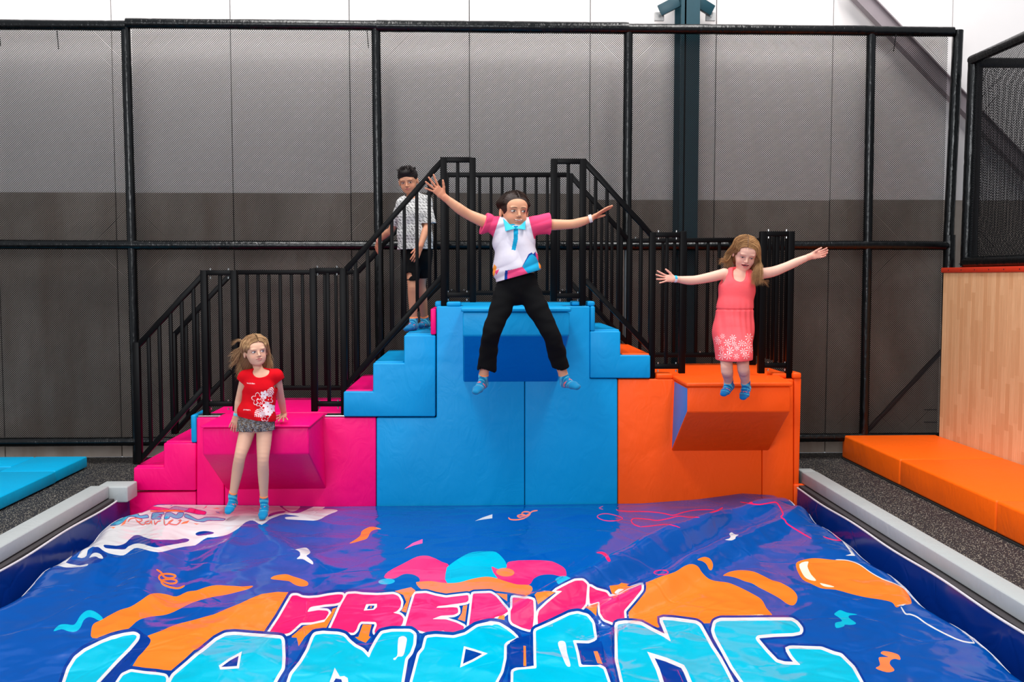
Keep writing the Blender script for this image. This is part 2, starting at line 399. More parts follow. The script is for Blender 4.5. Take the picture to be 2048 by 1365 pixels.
# left cyan trampoline pads
zt2, zb2 = 0.155, FLOOR + 0.012
x1 = P(172, 915, 8.95).x
def pad(nm, a, b, c, d, lab):
    return tag(box(nm, a, b, c, d, zb2, zt2, 'mat_cyan_vinyl', None, 0.014, 3), lab, 'mat', 'cyan edge pads on the left floor')
pad('edge_pad', -6.0, x1 - 0.46, 8.52, 8.98, 'cyan edge pad lying along the back net at far left')
pad('edge_pad', x1 - 0.455, x1, 8.30, 8.98, 'short cyan corner pad at the right end of the far left mats')
pad('edge_pad', x1 - 0.46, x1 + 0.01, 5.6, 8.295, 'long cyan edge pad running toward the camera at the left edge')
tb = thing('trampoline_bed', (-5.0, 7.3, FLOOR), 'black trampoline bed framed by the cyan pads at far left', 'trampoline')
box('bed', -6.0, x1 - 0.46, 5.6, 8.52, FLOOR, FLOOR + 0.02, 'dark_core', tb)

# ================================================================== PIT: grey beams, dark lip, liners
def beam(x0, x1, y0, y1, lab, cat='pad beam'):
    o = box('edge_beam', x0, x1, y0, y1, FLOOR + 0.055, 0.195, 'grey_vinyl', None, 0.012, 3); return tag(o, lab, cat, 'grey pads around the pit')
beam(-2.895, -2.755, 2.6, 7.50, 'long pale grey foam beam along the left side of the pit')
beam(2.60, 2.73, 2.6, 7.86, 'long pale grey foam beam along the right side of the pit')
a = P(203, 965, 7.62); b = P(266, 978, 7.62)
tag(box('edge_pad', a.x, b.x, 7.50, 7.72, FLOOR + 0.02, 0.185, 'grey_vinyl', None, 0.012), 'short grey pad between the left beam and the pink steps', 'pad', 'grey pads around the pit')
a = P(1603, 950, 7.9); b = P(1632, 965, 7.9)
tag(box('edge_pad', a.x, b.x, 7.87, 8.02, FLOOR, 0.19, 'grey_vinyl', None, 0.012), 'short grey pad between the right beam and the orange tower', 'pad', 'grey pads around the pit')
pit = thing('pit_curb', (0, 5.2, FLOOR), None, None); pit['kind'] = 'structure'
box('curb', -2.89, -2.72, 2.6, 7.8, -0.9, FLOOR + 0.05, 'dark_lip', pit)
box('curb', 2.56, 2.74, 2.6, 7.8, -0.9, FLOOR + 0.05, 'dark_lip', pit)
box('curb', -2.9, 2.75, 2.5, 2.62, -0.9, FLOOR + 0.05, 'dark_lip', pit)

# ================================================================== TOWERS
YF = 7.80; YB = 9.08
def zP(py, Y, px=1000): return P(px, py, Y).z
def tower(name, label, matn, pads, deck, core):
    t = thing(name, P(core[0] + 20, 1000, YF + .5), label, 'foam tower')
    a = P(core[0], core[1], YF); b = P(core[2], core[1], YF)
    box('core', a.x + 0.03, b.x - 0.03, YF + 0.045, YB - 0.03, FLOOR - 0.5, a.z - 0.03, 'dark_core', t)
    for nm, poly, dy, m in pads: pprism(nm, poly, YF + dy, 0.06, m or matn, t, 0.011)
    for d in deck:
        a = P(d[0], d[2], YF); b = P(d[1], d[2], YF)
        box('deck_pad', a.x, b.x, YF + d[3], d[4] if len(d) > 4 else YB, a.z - 0.05, a.z, matn, t, 0.014)
    return t
def ledge(t, front, back, matn, side_mat, under_mat, Yl):
    """front = (xl, xr, ytop, yslab, yface) px on plane Yl; back = (xl_top, xr_top, xl_bot, xr_bot, ybot) px on plane YF"""
    xl, xr, yt, ysb, yfc = front
    A = P(xl, yt, Yl); B = P(xr, yt, Yl); zt = (A.z + B.z) / 2; zs = (P(xl, ysb, Yl).z + P(xr, ysb, Yl).z) / 2; zf = (P(xl, yfc, Yl).z + P(xr, yfc, Yl).z) / 2
    bxl, bxr = P(back[0], 700, YF).x, P(back[1], 700, YF).x; cxl, cxr = P(back[2], 700, YF).x, P(back[3], 700, YF).x
    zb = P(back[2], back[4], YF).z
    e = 0.012
    # body: wedge hanging under the slab
    vs = [(A.x + e, Yl + e, zs), (B.x - e, Yl + e, zs), (bxr - e, YF, zs), (bxl + e, YF, zs),
          (A.x + e, Yl + e, zf), (B.x - e, Yl + e, zf), (cxr, YF, zb), (cxl, YF, zb)]
    fc = [(0, 1, 2, 3), (0, 4, 5, 1), (4, 7, 6, 5), (0, 3, 7, 4), (1, 5, 6, 2), (3, 2, 6, 7)]
    me = bpy.data.meshes.new('ledge_body'); me.from_pydata(vs, [], fc)
    bm = bmesh.new(); bm.from_mesh(me); bmesh.ops.recalc_face_normals(bm, faces=bm.faces[:])
    bm.faces.ensure_lookup_table()
    bm.faces[2].material_index = 2; bm.faces[3].material_index = 1; bm.faces[4].material_index = 1
    bmesh.ops.bevel(bm, geom=bm.edges[:], offset=0.012, segments=3, profile=0.5, affect='EDGES', clamp_overlap=True)
    body = flat_shade(from_bm('ledge_body', bm, [matn, side_mat, under_mat], t))
    vs = [(A.x, Yl, zs + .002), (B.x, Yl, zs + .002), (bxr, YF + .03, zs + .002), (bxl, YF + .03, zs + .002), (A.x, Yl, zt), (B.x, Yl, zt), (bxr, YF + .03, zt), (bxl, YF + .03, zt)]
    fc = [(0, 3, 2, 1), (4, 5, 6, 7), (0, 1, 5, 4), (1, 2, 6, 5), (2, 3, 7, 6), (3, 0, 4, 7)]
    me = bpy.data.meshes.new('ledge_top'); me.from_pydata(vs, [], fc); bm = bmesh.new(); bm.from_mesh(me); bmesh.ops.recalc_face_normals(bm, faces=bm.faces[:])
    bmesh.ops.bevel(bm, geom=bm.edges[:], offset=0.012, segments=3, profile=0.5, affect='EDGES')
    flat_shade(from_bm('ledge_top', bm, matn, body))
    return body
BOT = 1090
tp = tower('jump_tower', 'lowest jump tower, hot pink padded, with a ledge the red-shirted girl leans on', 'pink_vinyl',
    [('front_pad', [(393, BOT), (448, BOT), (448, 836), (393, 836)], 0.0, None),
     ('front_pad', [(449, BOT), (752, BOT), (752, 836), (449, 836)], 0.0, None),
     ('base_pad', [(234, BOT), (392, BOT), (392, 984), (240, 986), (234, 992)], 0.0, None)],
    [(397, 750, 838, 0.10), (440, 700, 836, 0.3)], (393, 838, 752))
ledge(tp, (400, 620, 852, 857, 910), (443, 647, 448, 649, 980), 'pink_vinyl', 'pink_vinyl', 'pink_vinyl', 7.17)
for a, b in ((396, 442), (650, 690)):
    p0 = P(a, 835, YF + 0.02); p1 = P(b, 835, YF + .02)
    box('mounting_plate', p0.x, p1.x, YF + 0.02, YF + 0.16, p0.z + .002, p0.z + .012, 'zinc', tp, 0.002, 1)
tb_ = tower('jump_tower', 'tallest jump tower, bright blue padded, in the centre behind the jumping girl in black trousers', 'blue_vinyl',
    [('front_pad', [(753, BOT), (1049, BOT), (1049, 613), (873, 613), (873, 836), (753, 836)], 0.0, None),
     ('front_pad', [(1050, BOT), (1235, BOT), (1235, 758), (1180, 758), (1180, 613), (1050, 613)], 0.0, None)],
    [(873, 1182, 612, 0.08)], (878, 614, 1176))
a = P(753, 836, YF); b = P(873, 836, YF); box('core', a.x + .02, b.x + .05, YF + .06, YB - .03, FLOOR - .5, a.z - .02, 'dark_core', tb_)
a = P(1176, 758, YF); b = P(1235, 758, YF); box('core', a.x - .02, b.x - .02, YF + .06, YB - .03, FLOOR - .5, a.z - .02, 'dark_core', tb_)
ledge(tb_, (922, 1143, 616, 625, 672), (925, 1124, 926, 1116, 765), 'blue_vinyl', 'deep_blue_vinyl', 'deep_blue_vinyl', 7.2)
for x0, x1, y0, y1, dy in ((870, 889, 603, 615, .05), (893, 922, 604, 614, .0), (1143, 1165, 603, 612, .05), (1175, 1190, 603, 613, .02)):
    pbox('edge_pad', x0, y0, x1, y1, YF + dy, 0.16, 'blue_vinyl', tb_, 0.014)
pbox('side_pad', 1181, 613, 1190, 663, YF - 0.01, 0.5, 'blue_vinyl', tb_, 0.012)
pbox('side_pad', 861, 618, 872, 670, YF - 0.012, 0.5, 'pink_vinyl', tb_, 0.012)
to = tower('jump_tower', 'middle-height jump tower, orange padded, on the right under the girl in the coral dress', 'orange_vinyl',
    [('front_pad', [(1236, BOT), (1524, BOT), (1524, 759), (1236, 759)], 0.0, None),
     ('front_pad', [(1525, BOT), (1587, BOT), (1587, 759), (1525, 759)], 0.0, None),
     ('side_pad', [(1588, 971), (1598, 971), (1603, 757), (1588, 757)], 0.015, None),
     ('base_pad', [(1588, BOT), (1615, BOT), (1616, 975), (1610, 970), (1588, 970)], 0.0, None)],
    [(1300, 1602, 756, 0.06), (1238, 1302, 757, 0.06)], (1236, 759, 1602))
ledge(to, (1373, 1586, 766, 775, 825), (1346, 1560, 1345, 1541, 903), 'orange_vinyl', 'deep_blue_vinyl', 'orange_vinyl', 7.26)
for x0, x1, y0, y1, dy in ((1313, 1346, 748, 759, 0), (1545, 1579, 747, 757, .04), (1586, 1603, 746, 758, .0)):
    pbox('edge_pad', x0, y0, x1, y1, YF + dy, 0.16, 'orange_vinyl', to, 0.014)

def stair_block(label, poly, mat, treads, tmats):
    t = thing('stair_block', P(poly[0][0], poly[0][1], YF), label, 'foam steps')
    pprism('body', poly, YF - 0.012, YB - YF - 0.02, mat, t, 0.012)
    for (a, b, y), m in zip(treads, tmats):
        p = P(a, y, YF); q = P(b, y, YF)
        box('tread', p.x + 0.012, q.x - 0.004, YF + 0.03, YB - 0.03, p.z - 0.02, p.z + 0.012, m, t, 0.010, 3)
    return t
stair_block('two hot pink foam steps at the far left, rising to the pink tower', [(267, 982), (392, 982), (392, 887), (327, 887), (327, 936), (267, 936)], 'pink_vinyl', [(267, 327, 936), (327, 392, 887)], ['pink_vinyl', 'pink_vinyl'])
sp = pbox('side_pad', 381, 831, 393, 886, YF - 0.01, 0.35, 'blue_vinyl', None, 0.012); tag(sp, 'small upright blue pad beside the top pink step, below the handrail', 'pad')
stair_block('three blue foam steps between the pink and blue towers, under the boy', [(687, 834), (871, 834), (871, 671), (808, 671), (808, 727), (746, 727), (746, 784), (687, 784)], 'blue_vinyl', [(687, 746, 784), (746, 808, 727), (808, 871, 671)], ['pink_vinyl', 'blue_vinyl', 'blue_vinyl'])
stair_block('two blue foam steps going down from the blue tower to the orange one', [(1180, 757), (1301, 757), (1301, 711), (1241, 711), (1241, 663), (1180, 663)], 'blue_vinyl', [(1241, 1301, 711), (1180, 1241, 663)], ['orange_vinyl', 'blue_vinyl'])

# ================================================================== RAILINGS
def railing(label, Y, posts, rails, bals, bolts=(), group='black steel railings', pw=0.050, bw=0.026):
    """posts (x, y0, y1, [xbottom]); rails (x0,y0,x1,y1); bals (list of x, y0a, y1a as functions of rails)"""
    t = thing('railing', P(posts[0][0], posts[0][2], Y) if posts else P(rails[1][0], rails[1][1], Y), label, 'railing', group)
    for p in posts:
        a = P(p[0], p[1], Y); b = P(p[0], p[2], Y); bar('post', (a.x, Y, b.z), (a.x, Y, a.z), pw, pw, 'black_steel', t)
    rr = []
    for k, (x0, y0, x1, y1) in enumerate(rails):
        a = P(x0, y0, Y); b = P(x1, y1, Y); rr.append((a, b))
        bar('top_rail' if k == 0 else 'bottom_rail', a, b, 0.040, 0.040, 'black_steel', t)
    (a, b), (c, d) = rr[0], rr[1]
    for x in bals:
        X = P(x, 500, Y).x
        f = (X - a.x) / (b.x - a.x); g = (X - c.x) / (d.x - c.x)
        bar('baluster', (X, Y, c.z + (d.z - c.z) * g), (X, Y, a.z + (b.z - a.z) * f), bw, bw, 'black_steel', t, 0.002)
    for x, y in bolts:
        p = P(x, y, Y); tube('bolt', [(p.x, Y, p.z - 0.008), (p.x, Y, p.z + 0.004), (p.x, Y, p.z + 0.008)], 0.0065, 'zinc', t, 8)
    return t
YR = 7.86
GF = 'front railings of the towers'
railing('sloping front handrail up the pink steps at far left', YR, [(273, 685, 925)], [(276, 692, 408, 548), (276, 926, 408, 776)], [293, 315, 338, 361, 385], [], GF)
railing('short front railing left of the pink ledge', YR, [(408, 541, 835), (468, 541, 822)], [(410, 546, 466, 546), (410, 808, 466, 808)], [439], [(421, 539), (457, 539), (421, 556), (457, 556), (422, 802), (457, 802), (422, 818), (457, 818)], GF)
railing('short front railing right of the pink ledge', YR, [(626, 537, 823), (686, 537, 834)], [(628, 541, 684, 541), (628, 808, 684, 808)], [655], [(635, 534), (674, 534), (635, 549), (674, 549), (639, 802), (676, 802), (639, 816), (676, 816)], GF)
railing('long sloping front handrail in front of the boy, rising to the blue tower', YR, [], [(692, 540, 886, 320), (692, 772, 886, 551)], [711, 735, 760, 784, 809, 834, 859], [(734, 726), (760, 697), (784, 669), (861, 581)], GF)
railing('short front railing left of the blue ledge', YR, [(887, 315, 612), (945, 316, 605)], [(889, 320, 943, 320), (889, 590, 943, 590)], [916], [(896, 584), (934, 584), (896, 600), (934, 600)], GF)
railing('short front railing right of the blue ledge', YR, [(1108, 318, 603), (1166, 318, 611)], [(1110, 323, 1164, 323), (1110, 592, 1164, 592)], [1136], [(1120, 586), (1156, 586), (1120, 601), (1156, 601)], GF)
railing('sloping front handrail descending from the blue tower to the orange one', YR, [], [(1168, 322, 1304, 472), (1170, 560, 1304, 702)], [1190.6, 1213.5, 1236.5, 1259.5, 1282], [(1190, 572), (1214, 598), (1237, 622), (1259, 648), (1282, 672)], GF)
railing('short front railing left of the orange ledge', YR, [(1305, 465, 757), (1366, 463, 747)], [(1307, 470, 1364, 470), (1307, 733, 1364, 733)], [1334], [(1317, 463), (1353, 463), (1317, 477), (1353, 477), (1316, 727), (1352, 727), (1316, 742), (1352, 742)], GF)
railing('short front railing right of the orange ledge', YR, [(1526, 463, 747), (1582, 463, 756)], [(1528, 468, 1580, 468), (1528, 731, 1580, 731)], [1554], [(1537, 461), (1573, 461), (1537, 475), (1573, 475), (1536, 726), (1570, 726), (1536, 740), (1570, 740)], GF)
YR2 = 8.92
GB = 'back railings of the towers'
railing('sloping back handrail behind the pink steps at far left', YR2, [(346, 666, 868)], [(349, 670, 462, 548), (349, 866, 462, 742)], [369, 392, 415, 438], [], GB, 0.055)
railing('level back railing behind the pink tower', YR2, [(470, 541, 800), (712, 541, 780)], [(470, 545, 712, 545), (470, 776, 712, 776)], [493, 515, 537, 559.5, 582, 604, 626, 648.5, 671, 693], [(585, 772), (605, 772)], GB)
railing('sloping back handrail behind the boy, rising to the blue deck', YR2, [], [(716, 545, 892, 352), (716, 748, 892, 556)], [737, 759.5, 782, 804, 827, 850, 871], [], GB)
railing('level back railing behind the girl in black trousers', YR2, [(892, 346, 604), (1140, 347, 604)], [(892, 350, 1140, 350), (892, 586, 1140, 586)], [914.5, 937, 959.5, 982, 1004.5, 1027, 1049.5, 1072, 1094.5, 1117], [(903, 581), (928, 581), (982, 581), (1107, 581), (1125, 581)], GB)
railing('sloping back handrail going down behind the blue steps on the right', YR2, [], [(1142, 352, 1258, 482), (1142, 566, 1258, 690)], [1164, 1182, 1203, 1224, 1243], [], GB)
railing('level back railing behind the orange tower', YR2, [(1259, 478, 724), (1502, 476, 724)], [(1259, 482, 1500, 480), (1259, 710, 1500, 710)], [1281, 1303.5, 1326, 1349, 1371, 1393.5, 1416, 1438.5, 1461, 1483], [(1271, 476), (1400, 705)], GB)
# side railing running back on the right of the orange tower
t = thing('railing', P(1582, 756, YR), 'side railing running back to the wall beside the orange tower', 'railing', 'side railing of the orange tower')
xs = P(1581, 600, YR).x; ztp = P(1581, 467, YR).z; zbt = P(1581, 738, YR).z + 0.03
bar('top_rail', (xs, YR, ztp), (xs, YR2, ztp), 0.04, 0.04, 'black_steel', t, 0)
bar('bottom_rail', (xs, YR, zbt), (xs, YR2, zbt), 0.04, 0.04, 'black_steel', t, 0)
for k in range(1, 9): bar('baluster', (xs, YR + k * 0.118, zbt), (xs, YR + k * 0.118, ztp), 0.026, 0.026, 'black_steel', t, 0.002)
bar('post', (xs, YR2, ztp), (xs, YR2, zbt - 0.15), 0.05, 0.05, 'black_steel', t)

# ================================================================== PRINTED AIRBAG
BX0, BX1, BY0, BY1 = -2.70, 2.535, 3.1, 7.785
def seg_dist(X, Y, pts):
    """distance to a polyline and the fraction along it"""
    best = np.full(X.shape, 1e9); tt = np.zeros(X.shape); n = len(pts) - 1
    for i in range(n):
        ax, ay = pts[i]; bx, by = pts[i + 1]; dx, dy = bx - ax, by - ay
        t = np.clip(((X - ax) * dx + (Y - ay) * dy) / (dx * dx + dy * dy), 0, 1)
        d = np.hypot(X - ax - t * dx, Y - ay - t * dy); m = d < best
        best = np.where(m, d, best); tt = np.where(m, (i + t) / n, tt)
    return best, tt
_WP = {}
def wpts(pl, z=0.03):
    k = str(pl)
    if k not in _WP: _WP[k] = wpts0(pl, z)
    return _WP[k]
def wpts0(pl, z=0.03): return [(lambda p: (p.x, p.y))(PZ(a, b, z)) for a, b in pl]
def spline(pts, closed=False, sub=5):
    pts = [np.array(p, float) for p in pts]; n = len(pts); out = []
    rng = range(n if closed else n - 1)
    for i in rng:
        p0 = pts[(i - 1) % n] if closed or i > 0 else pts[0]; p1 = pts[i]; p2 = pts[(i + 1) % n]
        p3 = pts[(i + 2) % n] if closed or i + 2 < n else pts[-1]
        for k in range(sub):
            t = k / sub
            out.append(0.5 * (2 * p1 + (p2 - p0) * t + (2 * p0 - 5 * p1 + 4 * p2 - p3) * t * t + (3 * p1 - p0 - 3 * p2 + p3) * t ** 3))
    if not closed: out.append(pts[-1])
    return [tuple(p) for p in out]
RIDGES = [
    # polyline px, amplitude, width, asymmetry
    ([(1570, 1000), (1440, 1042), (1300, 1098), (1190, 1158), (1090, 1205), (960, 1262), (800, 1345)], 0.12, 0.11),
    ([(1600, 1025), (1500, 1075), (1405, 1122), (1300, 1180), (1180, 1232), (1060, 1300)], 0.085, 0.10),
    ([(345, 1010), (330, 1060), (290, 1150), (235, 1250), (170, 1365)], 0.05, 0.12),
    ([(250, 1020), (215, 1080), (170, 1200), (90, 1365)], 0.035, 0.10),
    ([(470, 1035), (560, 1085), (640, 1120), (700, 1160)], 0.03, 0.10),
    ([(490, 1050), (430, 1110), (400, 1160)], 0.03, 0.07),
    ([(1540, 1000), (1600, 1045), (1680, 1110), (1800, 1220)], 0.03, 0.16),
]
VALLEYS = [([(1330, 1040), (1230, 1110), (1140, 1150), (1000, 1190)], 0.035, 0.12), ([(1500, 1010), (1420, 1075), (1330, 1125), (1240, 1165)], 0.035, 0.05),
    ([(400, 1050), (360, 1130), (330, 1230)], 0.035, 0.10), ([(1400, 1165), (1250, 1225), (1120, 1285)], 0.03, 0.06)]
def vnoise(X, Y, s, seed):
    r = np.random.default_rng(seed); a = 0
    for k in range(7):
        th = r.uniform(0, math.pi); f = s * r.uniform(0.6, 1.6)
        a = a + np.sin((X * math.cos(th) + Y * math.sin(th)) * f + r.uniform(0, 6.28) + 1.3 * np.sin((X * -math.sin(th) + Y * math.cos(th)) * f * 0.6 + r.uniform(0, 6.28)))
    return a / 7
def bag_h(X, Y):
    h = np.full(X.shape, 0.005)
    h = h + 0.026 * vnoise(X, Y, 2.2, 3) + 0.014 * vnoise(X, Y, 5.0, 5)
    # crumples: ridged noise, stronger on the left half and close to the camera
    rn = 1 - np.abs(vnoise(X + 0.2 * vnoise(X, Y, 3, 8), Y, 7, 11)) * 3
    h = h + 0.008 * np.clip(rn, -0.5, 1)
    rn = 1 - np.abs(vnoise(X, Y + 0.1 * vnoise(X, Y, 6, 9), 16, 12)) * 3
    h = h + 0.0020 * np.clip(rn, -0.5, 1)
    for pl, a, wd in RIDGES:
        d, t = seg_dist(X, Y, wpts(pl)); h = h + a * np.exp(-(d / wd) ** 2) * np.sin(np.clip(t * 1.15 + 0.08, 0, 1) * math.pi) ** 0.5
    for pl, a, wd in VALLEYS:
        d, t = seg_dist(X, Y, wpts(pl)); h = h - a * np.exp(-(d / wd) ** 2) * np.sin(np.clip(t, 0.02, 0.98) * math.pi) ** 0.6
    # bag meets the towers
    k = np.clip((Y - 7.25) / 0.5, 0, 1) ** 1.5
    tgt = np.interp(X, [-2.8, -2.3, -1.75, -1.2, 0, 1.3, 1.75, 2.1, 2.5], [-0.01, -0.02, -0.03, -0.045, -0.045, -0.04, -0.01, 0.035, 0.01])
    h = h * (1 - k) + tgt * k
    h = h * (1 - np.exp(-(((X + 1.62) / 0.30) ** 2 + ((Y - 7.08) / 0.22) ** 4))) + 0.030 * np.exp(-(((X + 1.62) / 0.30) ** 2 + ((Y - 7.08) / 0.22) ** 4))
    # left and right shoulders roll down into the gap
    dl = np.clip((BX0 + 0.22 + 0.03 * np.sin(Y * 6) - X) / 0.22, 0, 1); dr = np.clip((X - (BX1 - 0.20) - 0.015 * np.sin(Y * 7)) / 0.20, 0, 1)
    h = h - 0.25 * dl ** 2.6 - 0.02 * dl - 0.25 * dr ** 2.6
    return h
def bag_hit(px, py):
    p = PZ(px, py, 0.0)
    for _ in range(7):
        h = float(bag_h(np.array([p.x]), np.array([p.y]))[0]); p = PZ(px, py, h)
    return p.x, p.y
_gx = np.arange(-4.0, 4.0, 0.012); _gy = np.arange(1.9, 8.3, 0.012)
_HG = bag_h(*np.meshgrid(_gx, _gy, indexing='ij'))
def bag_hi(X, Y):
    u = np.clip((X + 4.0) / 0.012, 0, len(_gx) - 1.001); v = np.clip((Y - 1.9) / 0.012, 0, len(_gy) - 1.001); i = u.astype(int); j = v.astype(int); u = u - i; v = v - j
    return _HG[i, j] * (1 - u) * (1 - v) + _HG[i + 1, j] * u * (1 - v) + _HG[i, j + 1] * (1 - u) * v + _HG[i + 1, j + 1] * u * v
def bag_hits(pl):
    """vectorised pixel -> bag surface"""
    a = np.array(pl, float); M = np.array(CR)
    d = np.stack([(a[:, 0] - 1024) / FPX, -(a[:, 1] - 682.5) / FPX, -np.ones(len(a))], 1) @ M.T
    dz = np.minimum(d[:, 2], -1e-3); zs = np.linspace(0.26, -0.5, 77); hit = np.full(len(a), -0.5); done = np.zeros(len(a), bool); pf = None
    for i, zz in enumerate(zs):
        sx = (zz - CAM.z) / dz; X = d[:, 0] * sx; Y = np.clip(d[:, 1] * sx, 2, 8.2); f = zz - bag_hi(X, Y)
        if pf is not None:
            m = ~done & (f <= 0) & (pf > 0); t = np.where(m, pf / np.maximum(pf - f, 1e-9), 0); hit = np.where(m, zs[i - 1] + (zz - zs[i - 1]) * t, hit); done |= m
        pf = f
    sx = (hit - CAM.z) / dz; X = d[:, 0] * sx; Y = d[:, 1] * sx
    return np.stack([X, Y], 1)

CROP = {'A': (0, 1000, 3.74), 'B': (200, 990, 4.096), 'D': (500, 1140, 5.12), 'E': (760, 1080, 3.793), 'F': (1250, 1080, 4.18), 'G': (1550, 980, 3.546), 'H': (1170, 980, 3.864), 'I': (600, 990, 3.724)}
def cp_(k, pts):
    ox, oy, s = CROP[k]; return [(ox + a / s, oy + b / s) for a, b in pts]
def area2(p): return sum(p[i][0] * p[(i + 1) % len(p)][1] - p[(i + 1) % len(p)][0] * p[i][1] for i in range(len(p)))
def offset(p, d):
    if area2(p) < 0: p = p[::-1]
    n = len(p); out = []
    for i in range(n):
        a = np.array(p[i - 1]); b = np.array(p[i]); c = np.array(p[(i + 1) % n])
        e1 = b - a; e2 = c - b; l1 = np.hypot(*e1); l2 = np.hypot(*e2)
        if l1 < 1e-6 or l2 < 1e-6: continue
        n1 = np.array([e1[1], -e1[0]]) / l1; n2 = np.array([e2[1], -e2[0]]) / l2
        m = n1 + n2; q = np.dot(m, m)
        if q < 0.35:  # sharp: two points
            out += [tuple(b + n1 * d + e1 / l1 * d * .5), tuple(b + n2 * d - e2 / l2 * d * .5)]
        else: out.append(tuple(b + m * (2 * d / q)))
    return out
PR = []     # painter's list: (colour, polygon in px)
def fill(col, k, pts, smooth=True, sub=3):
    q = cp_(k, pts) if k else pts
    PR.append((col, spline(q, True, sub) if smooth else q))
def soft(q, sub=3):
    """round a polygon while keeping its straight runs"""
    out = []; n = len(q)
    for i in range(n):
        a = np.array(q[i - 1]); b = np.array(q[i]); c = np.array(q[(i + 1) % n])
        r1 = min(3.0, np.hypot(*(a - b)) * .35); r2 = min(3.0, np.hypot(*(c - b)) * .35)
        p = b + (a - b) / (np.hypot(*(a - b)) + 1e-9) * r1; s = b + (c - b) / (np.hypot(*(c - b)) + 1e-9) * r2
        out += [tuple(p), tuple(p * .25 + b * .5 + s * .25), tuple(s)]
    return out
LET = []
def letter(col, parts, wst=4.6, nst=10.0):
    q = []
    for k, pts in parts: q += cp_(k, pts)
    LET.append((col, soft(q), wst, nst))
def flush_letters():
    for c, q, ws, ns in LET: PR.append(('N', offset(q, ns)))
    for c, q, ws, ns in LET: PR.append(('W', offset(q, ws)))
    for c, q, ws, ns in LET: PR.append((c, q))
    LET.clear()
def stroke(col, k, pts, wpx, closed=False, smooth=True):
    q = cp_(k, pts) if k else pts
    if smooth: q = spline(q, closed, 4)
    if closed: q = q + [q[0], q[1]]
    L, Rr = [], []
    for i in range(len(q)):
        a = np.array(q[max(i - 1, 0)]); b = np.array(q[min(i + 1, len(q) - 1)]); e = b - a; l = np.hypot(*e) + 1e-9
        n = np.array([-e[1], e[0]]) / l; f = 1.0 if closed else min(1, 0.45 + min(i, len(q) - 1 - i) / 3)
        L.append(tuple(np.array(q[i]) + n * wpx / 2 * f)); Rr.append(tuple(np.array(q[i]) - n * wpx / 2 * f))
    for i in range(len(q) - 1): PR.append((col, [L[i], L[i + 1], Rr[i + 1], Rr[i]]))
def ell(k, cx, cy, rx, ry, rot=0):
    return [(cx + rx * math.cos(a) * math.cos(rot) - ry * math.sin(a) * math.sin(rot), cy + rx * math.cos(a) * math.sin(rot) + ry * math.sin(a) * math.cos(rot)) for a in [i * math.pi / 10 for i in range(20)]]

# --- white corner field
fill('W', 'B', [(-400, 320), (-330, 200), (-150, 60), (130, 40), (1300, 40), (1600, 60), (1860, 80), (1840, 100), (1740, 150), (1700, 178), (1640, 180), (1520, 160), (1440, 182), (1385, 205), (1325, 248), (1270, 218), (1229, 212),
    (1180, 235), (1130, 280), (1060, 320), (1010, 337), (930, 350), (880, 352), (830, 380), (780, 415), (700, 425), (600, 445), (540, 462), (480, 472), (410, 462), (330, 440), (280, 440), (230, 475), (190, 498), (140, 495), (70, 480), (20, 455), (-20, 435), (-60, 428), (-100, 455), (-110, 500), (-150, 520), (-230, 500), (-340, 465)], True, 2)
fill('N', 'B', [(1390, 158), (1450, 140), (1520, 134), (1500, 150), (1440, 162), (1380, 182)])
fill('N', 'B', [(1480, 70), (1700, 60), (1860, 70), (1750, 98), (1660, 138), (1600, 152), (1520, 132)])
fill('W', 'B', [(1500, 85), (1620, 80), (1640, 100), (1605, 132), (1560, 138), (1520, 118)])
fill('W', 'B', [(1520, 185), (1580, 180), (1650, 178), (1720, 165), (1800, 125), (1870, 118), (1950, 130), (1870, 165), (1780, 210), (1680, 210), (1580, 205), (1525, 200)])
fill('W', 'B', [(1640, 150), (1720, 140), (1780, 110), (1845, 97), (1800, 130), (1720, 168), (1650, 176)])
fill('N', 'A', [(780, 338), (870, 345), (930, 330), (965, 300), (1000, 270), (1040, 265), (1090, 285), (1150, 298), (1250, 300), (1320, 300), (1380, 290), (1415, 298), (1400, 315), (1330, 330), (1240, 345), (1170, 358), (1110, 345), (1060, 330), (1010, 330), (960, 350), (930, 372), (860, 370), (790, 362)])
fill('N', 'A', [(1462, 255), (1490, 240), (1540, 235), (1598, 245), (1585, 258), (1530, 265), (1480, 270)])
fill('N', 'A', [(430, 420), (470, 425), (560, 452), (640, 460), (668, 435), (685, 400), (700, 362), (735, 355), (772, 385), (800, 420), (772, 445), (740, 470), (650, 482), (570, 490), (500, 478), (440, 462), (400, 500)])
fill('W', 'A', [(395, 505), (440, 460), (520, 480), (600, 492), (655, 480), (650, 495), (590, 505), (500, 508), (430, 495)])
fill('W', 'A', [(668, 435), (690, 405), (720, 397), (755, 410), (772, 440), (745, 440), (715, 425), (685, 430)])
# small crest lettering on the white field
def two(col, k, pts, n=1.2):
    q = cp_(k, pts); q = soft(q); PR.append(('V', offset(q, n))); PR.append((col, q))
two('P', 'B', [(305, 140), (360, 102), (420, 94), (500, 107), (600, 127), (680, 127), (740, 110), (800, 127), (870, 142), (860, 162), (800, 158), (740, 145), (680, 135), (600, 135), (480, 125), (400, 120), (340, 146)])
two('S', 'B', [(560, 123), (610, 97), (680, 107), (730, 117), (690, 133), (620, 133)])
two('O', 'B', [(410, 130), (540, 125), (700, 133), (680, 143), (540, 141), (415, 140)], 0.4)
two('S', 'B', [(40, 240), (75, 217), (140, 222), (190, 162), (230, 144), (280, 152), (330, 177), (390, 165), (400, 188), (330, 193), (270, 175), (230, 180), (200, 215), (150, 245), (80, 253)])
two('S', 'B', [(420, 200), (430, 150), (520, 145), (525, 158), (470, 163), (508, 170), (503, 179), (460, 180), (500, 188), (495, 200)])
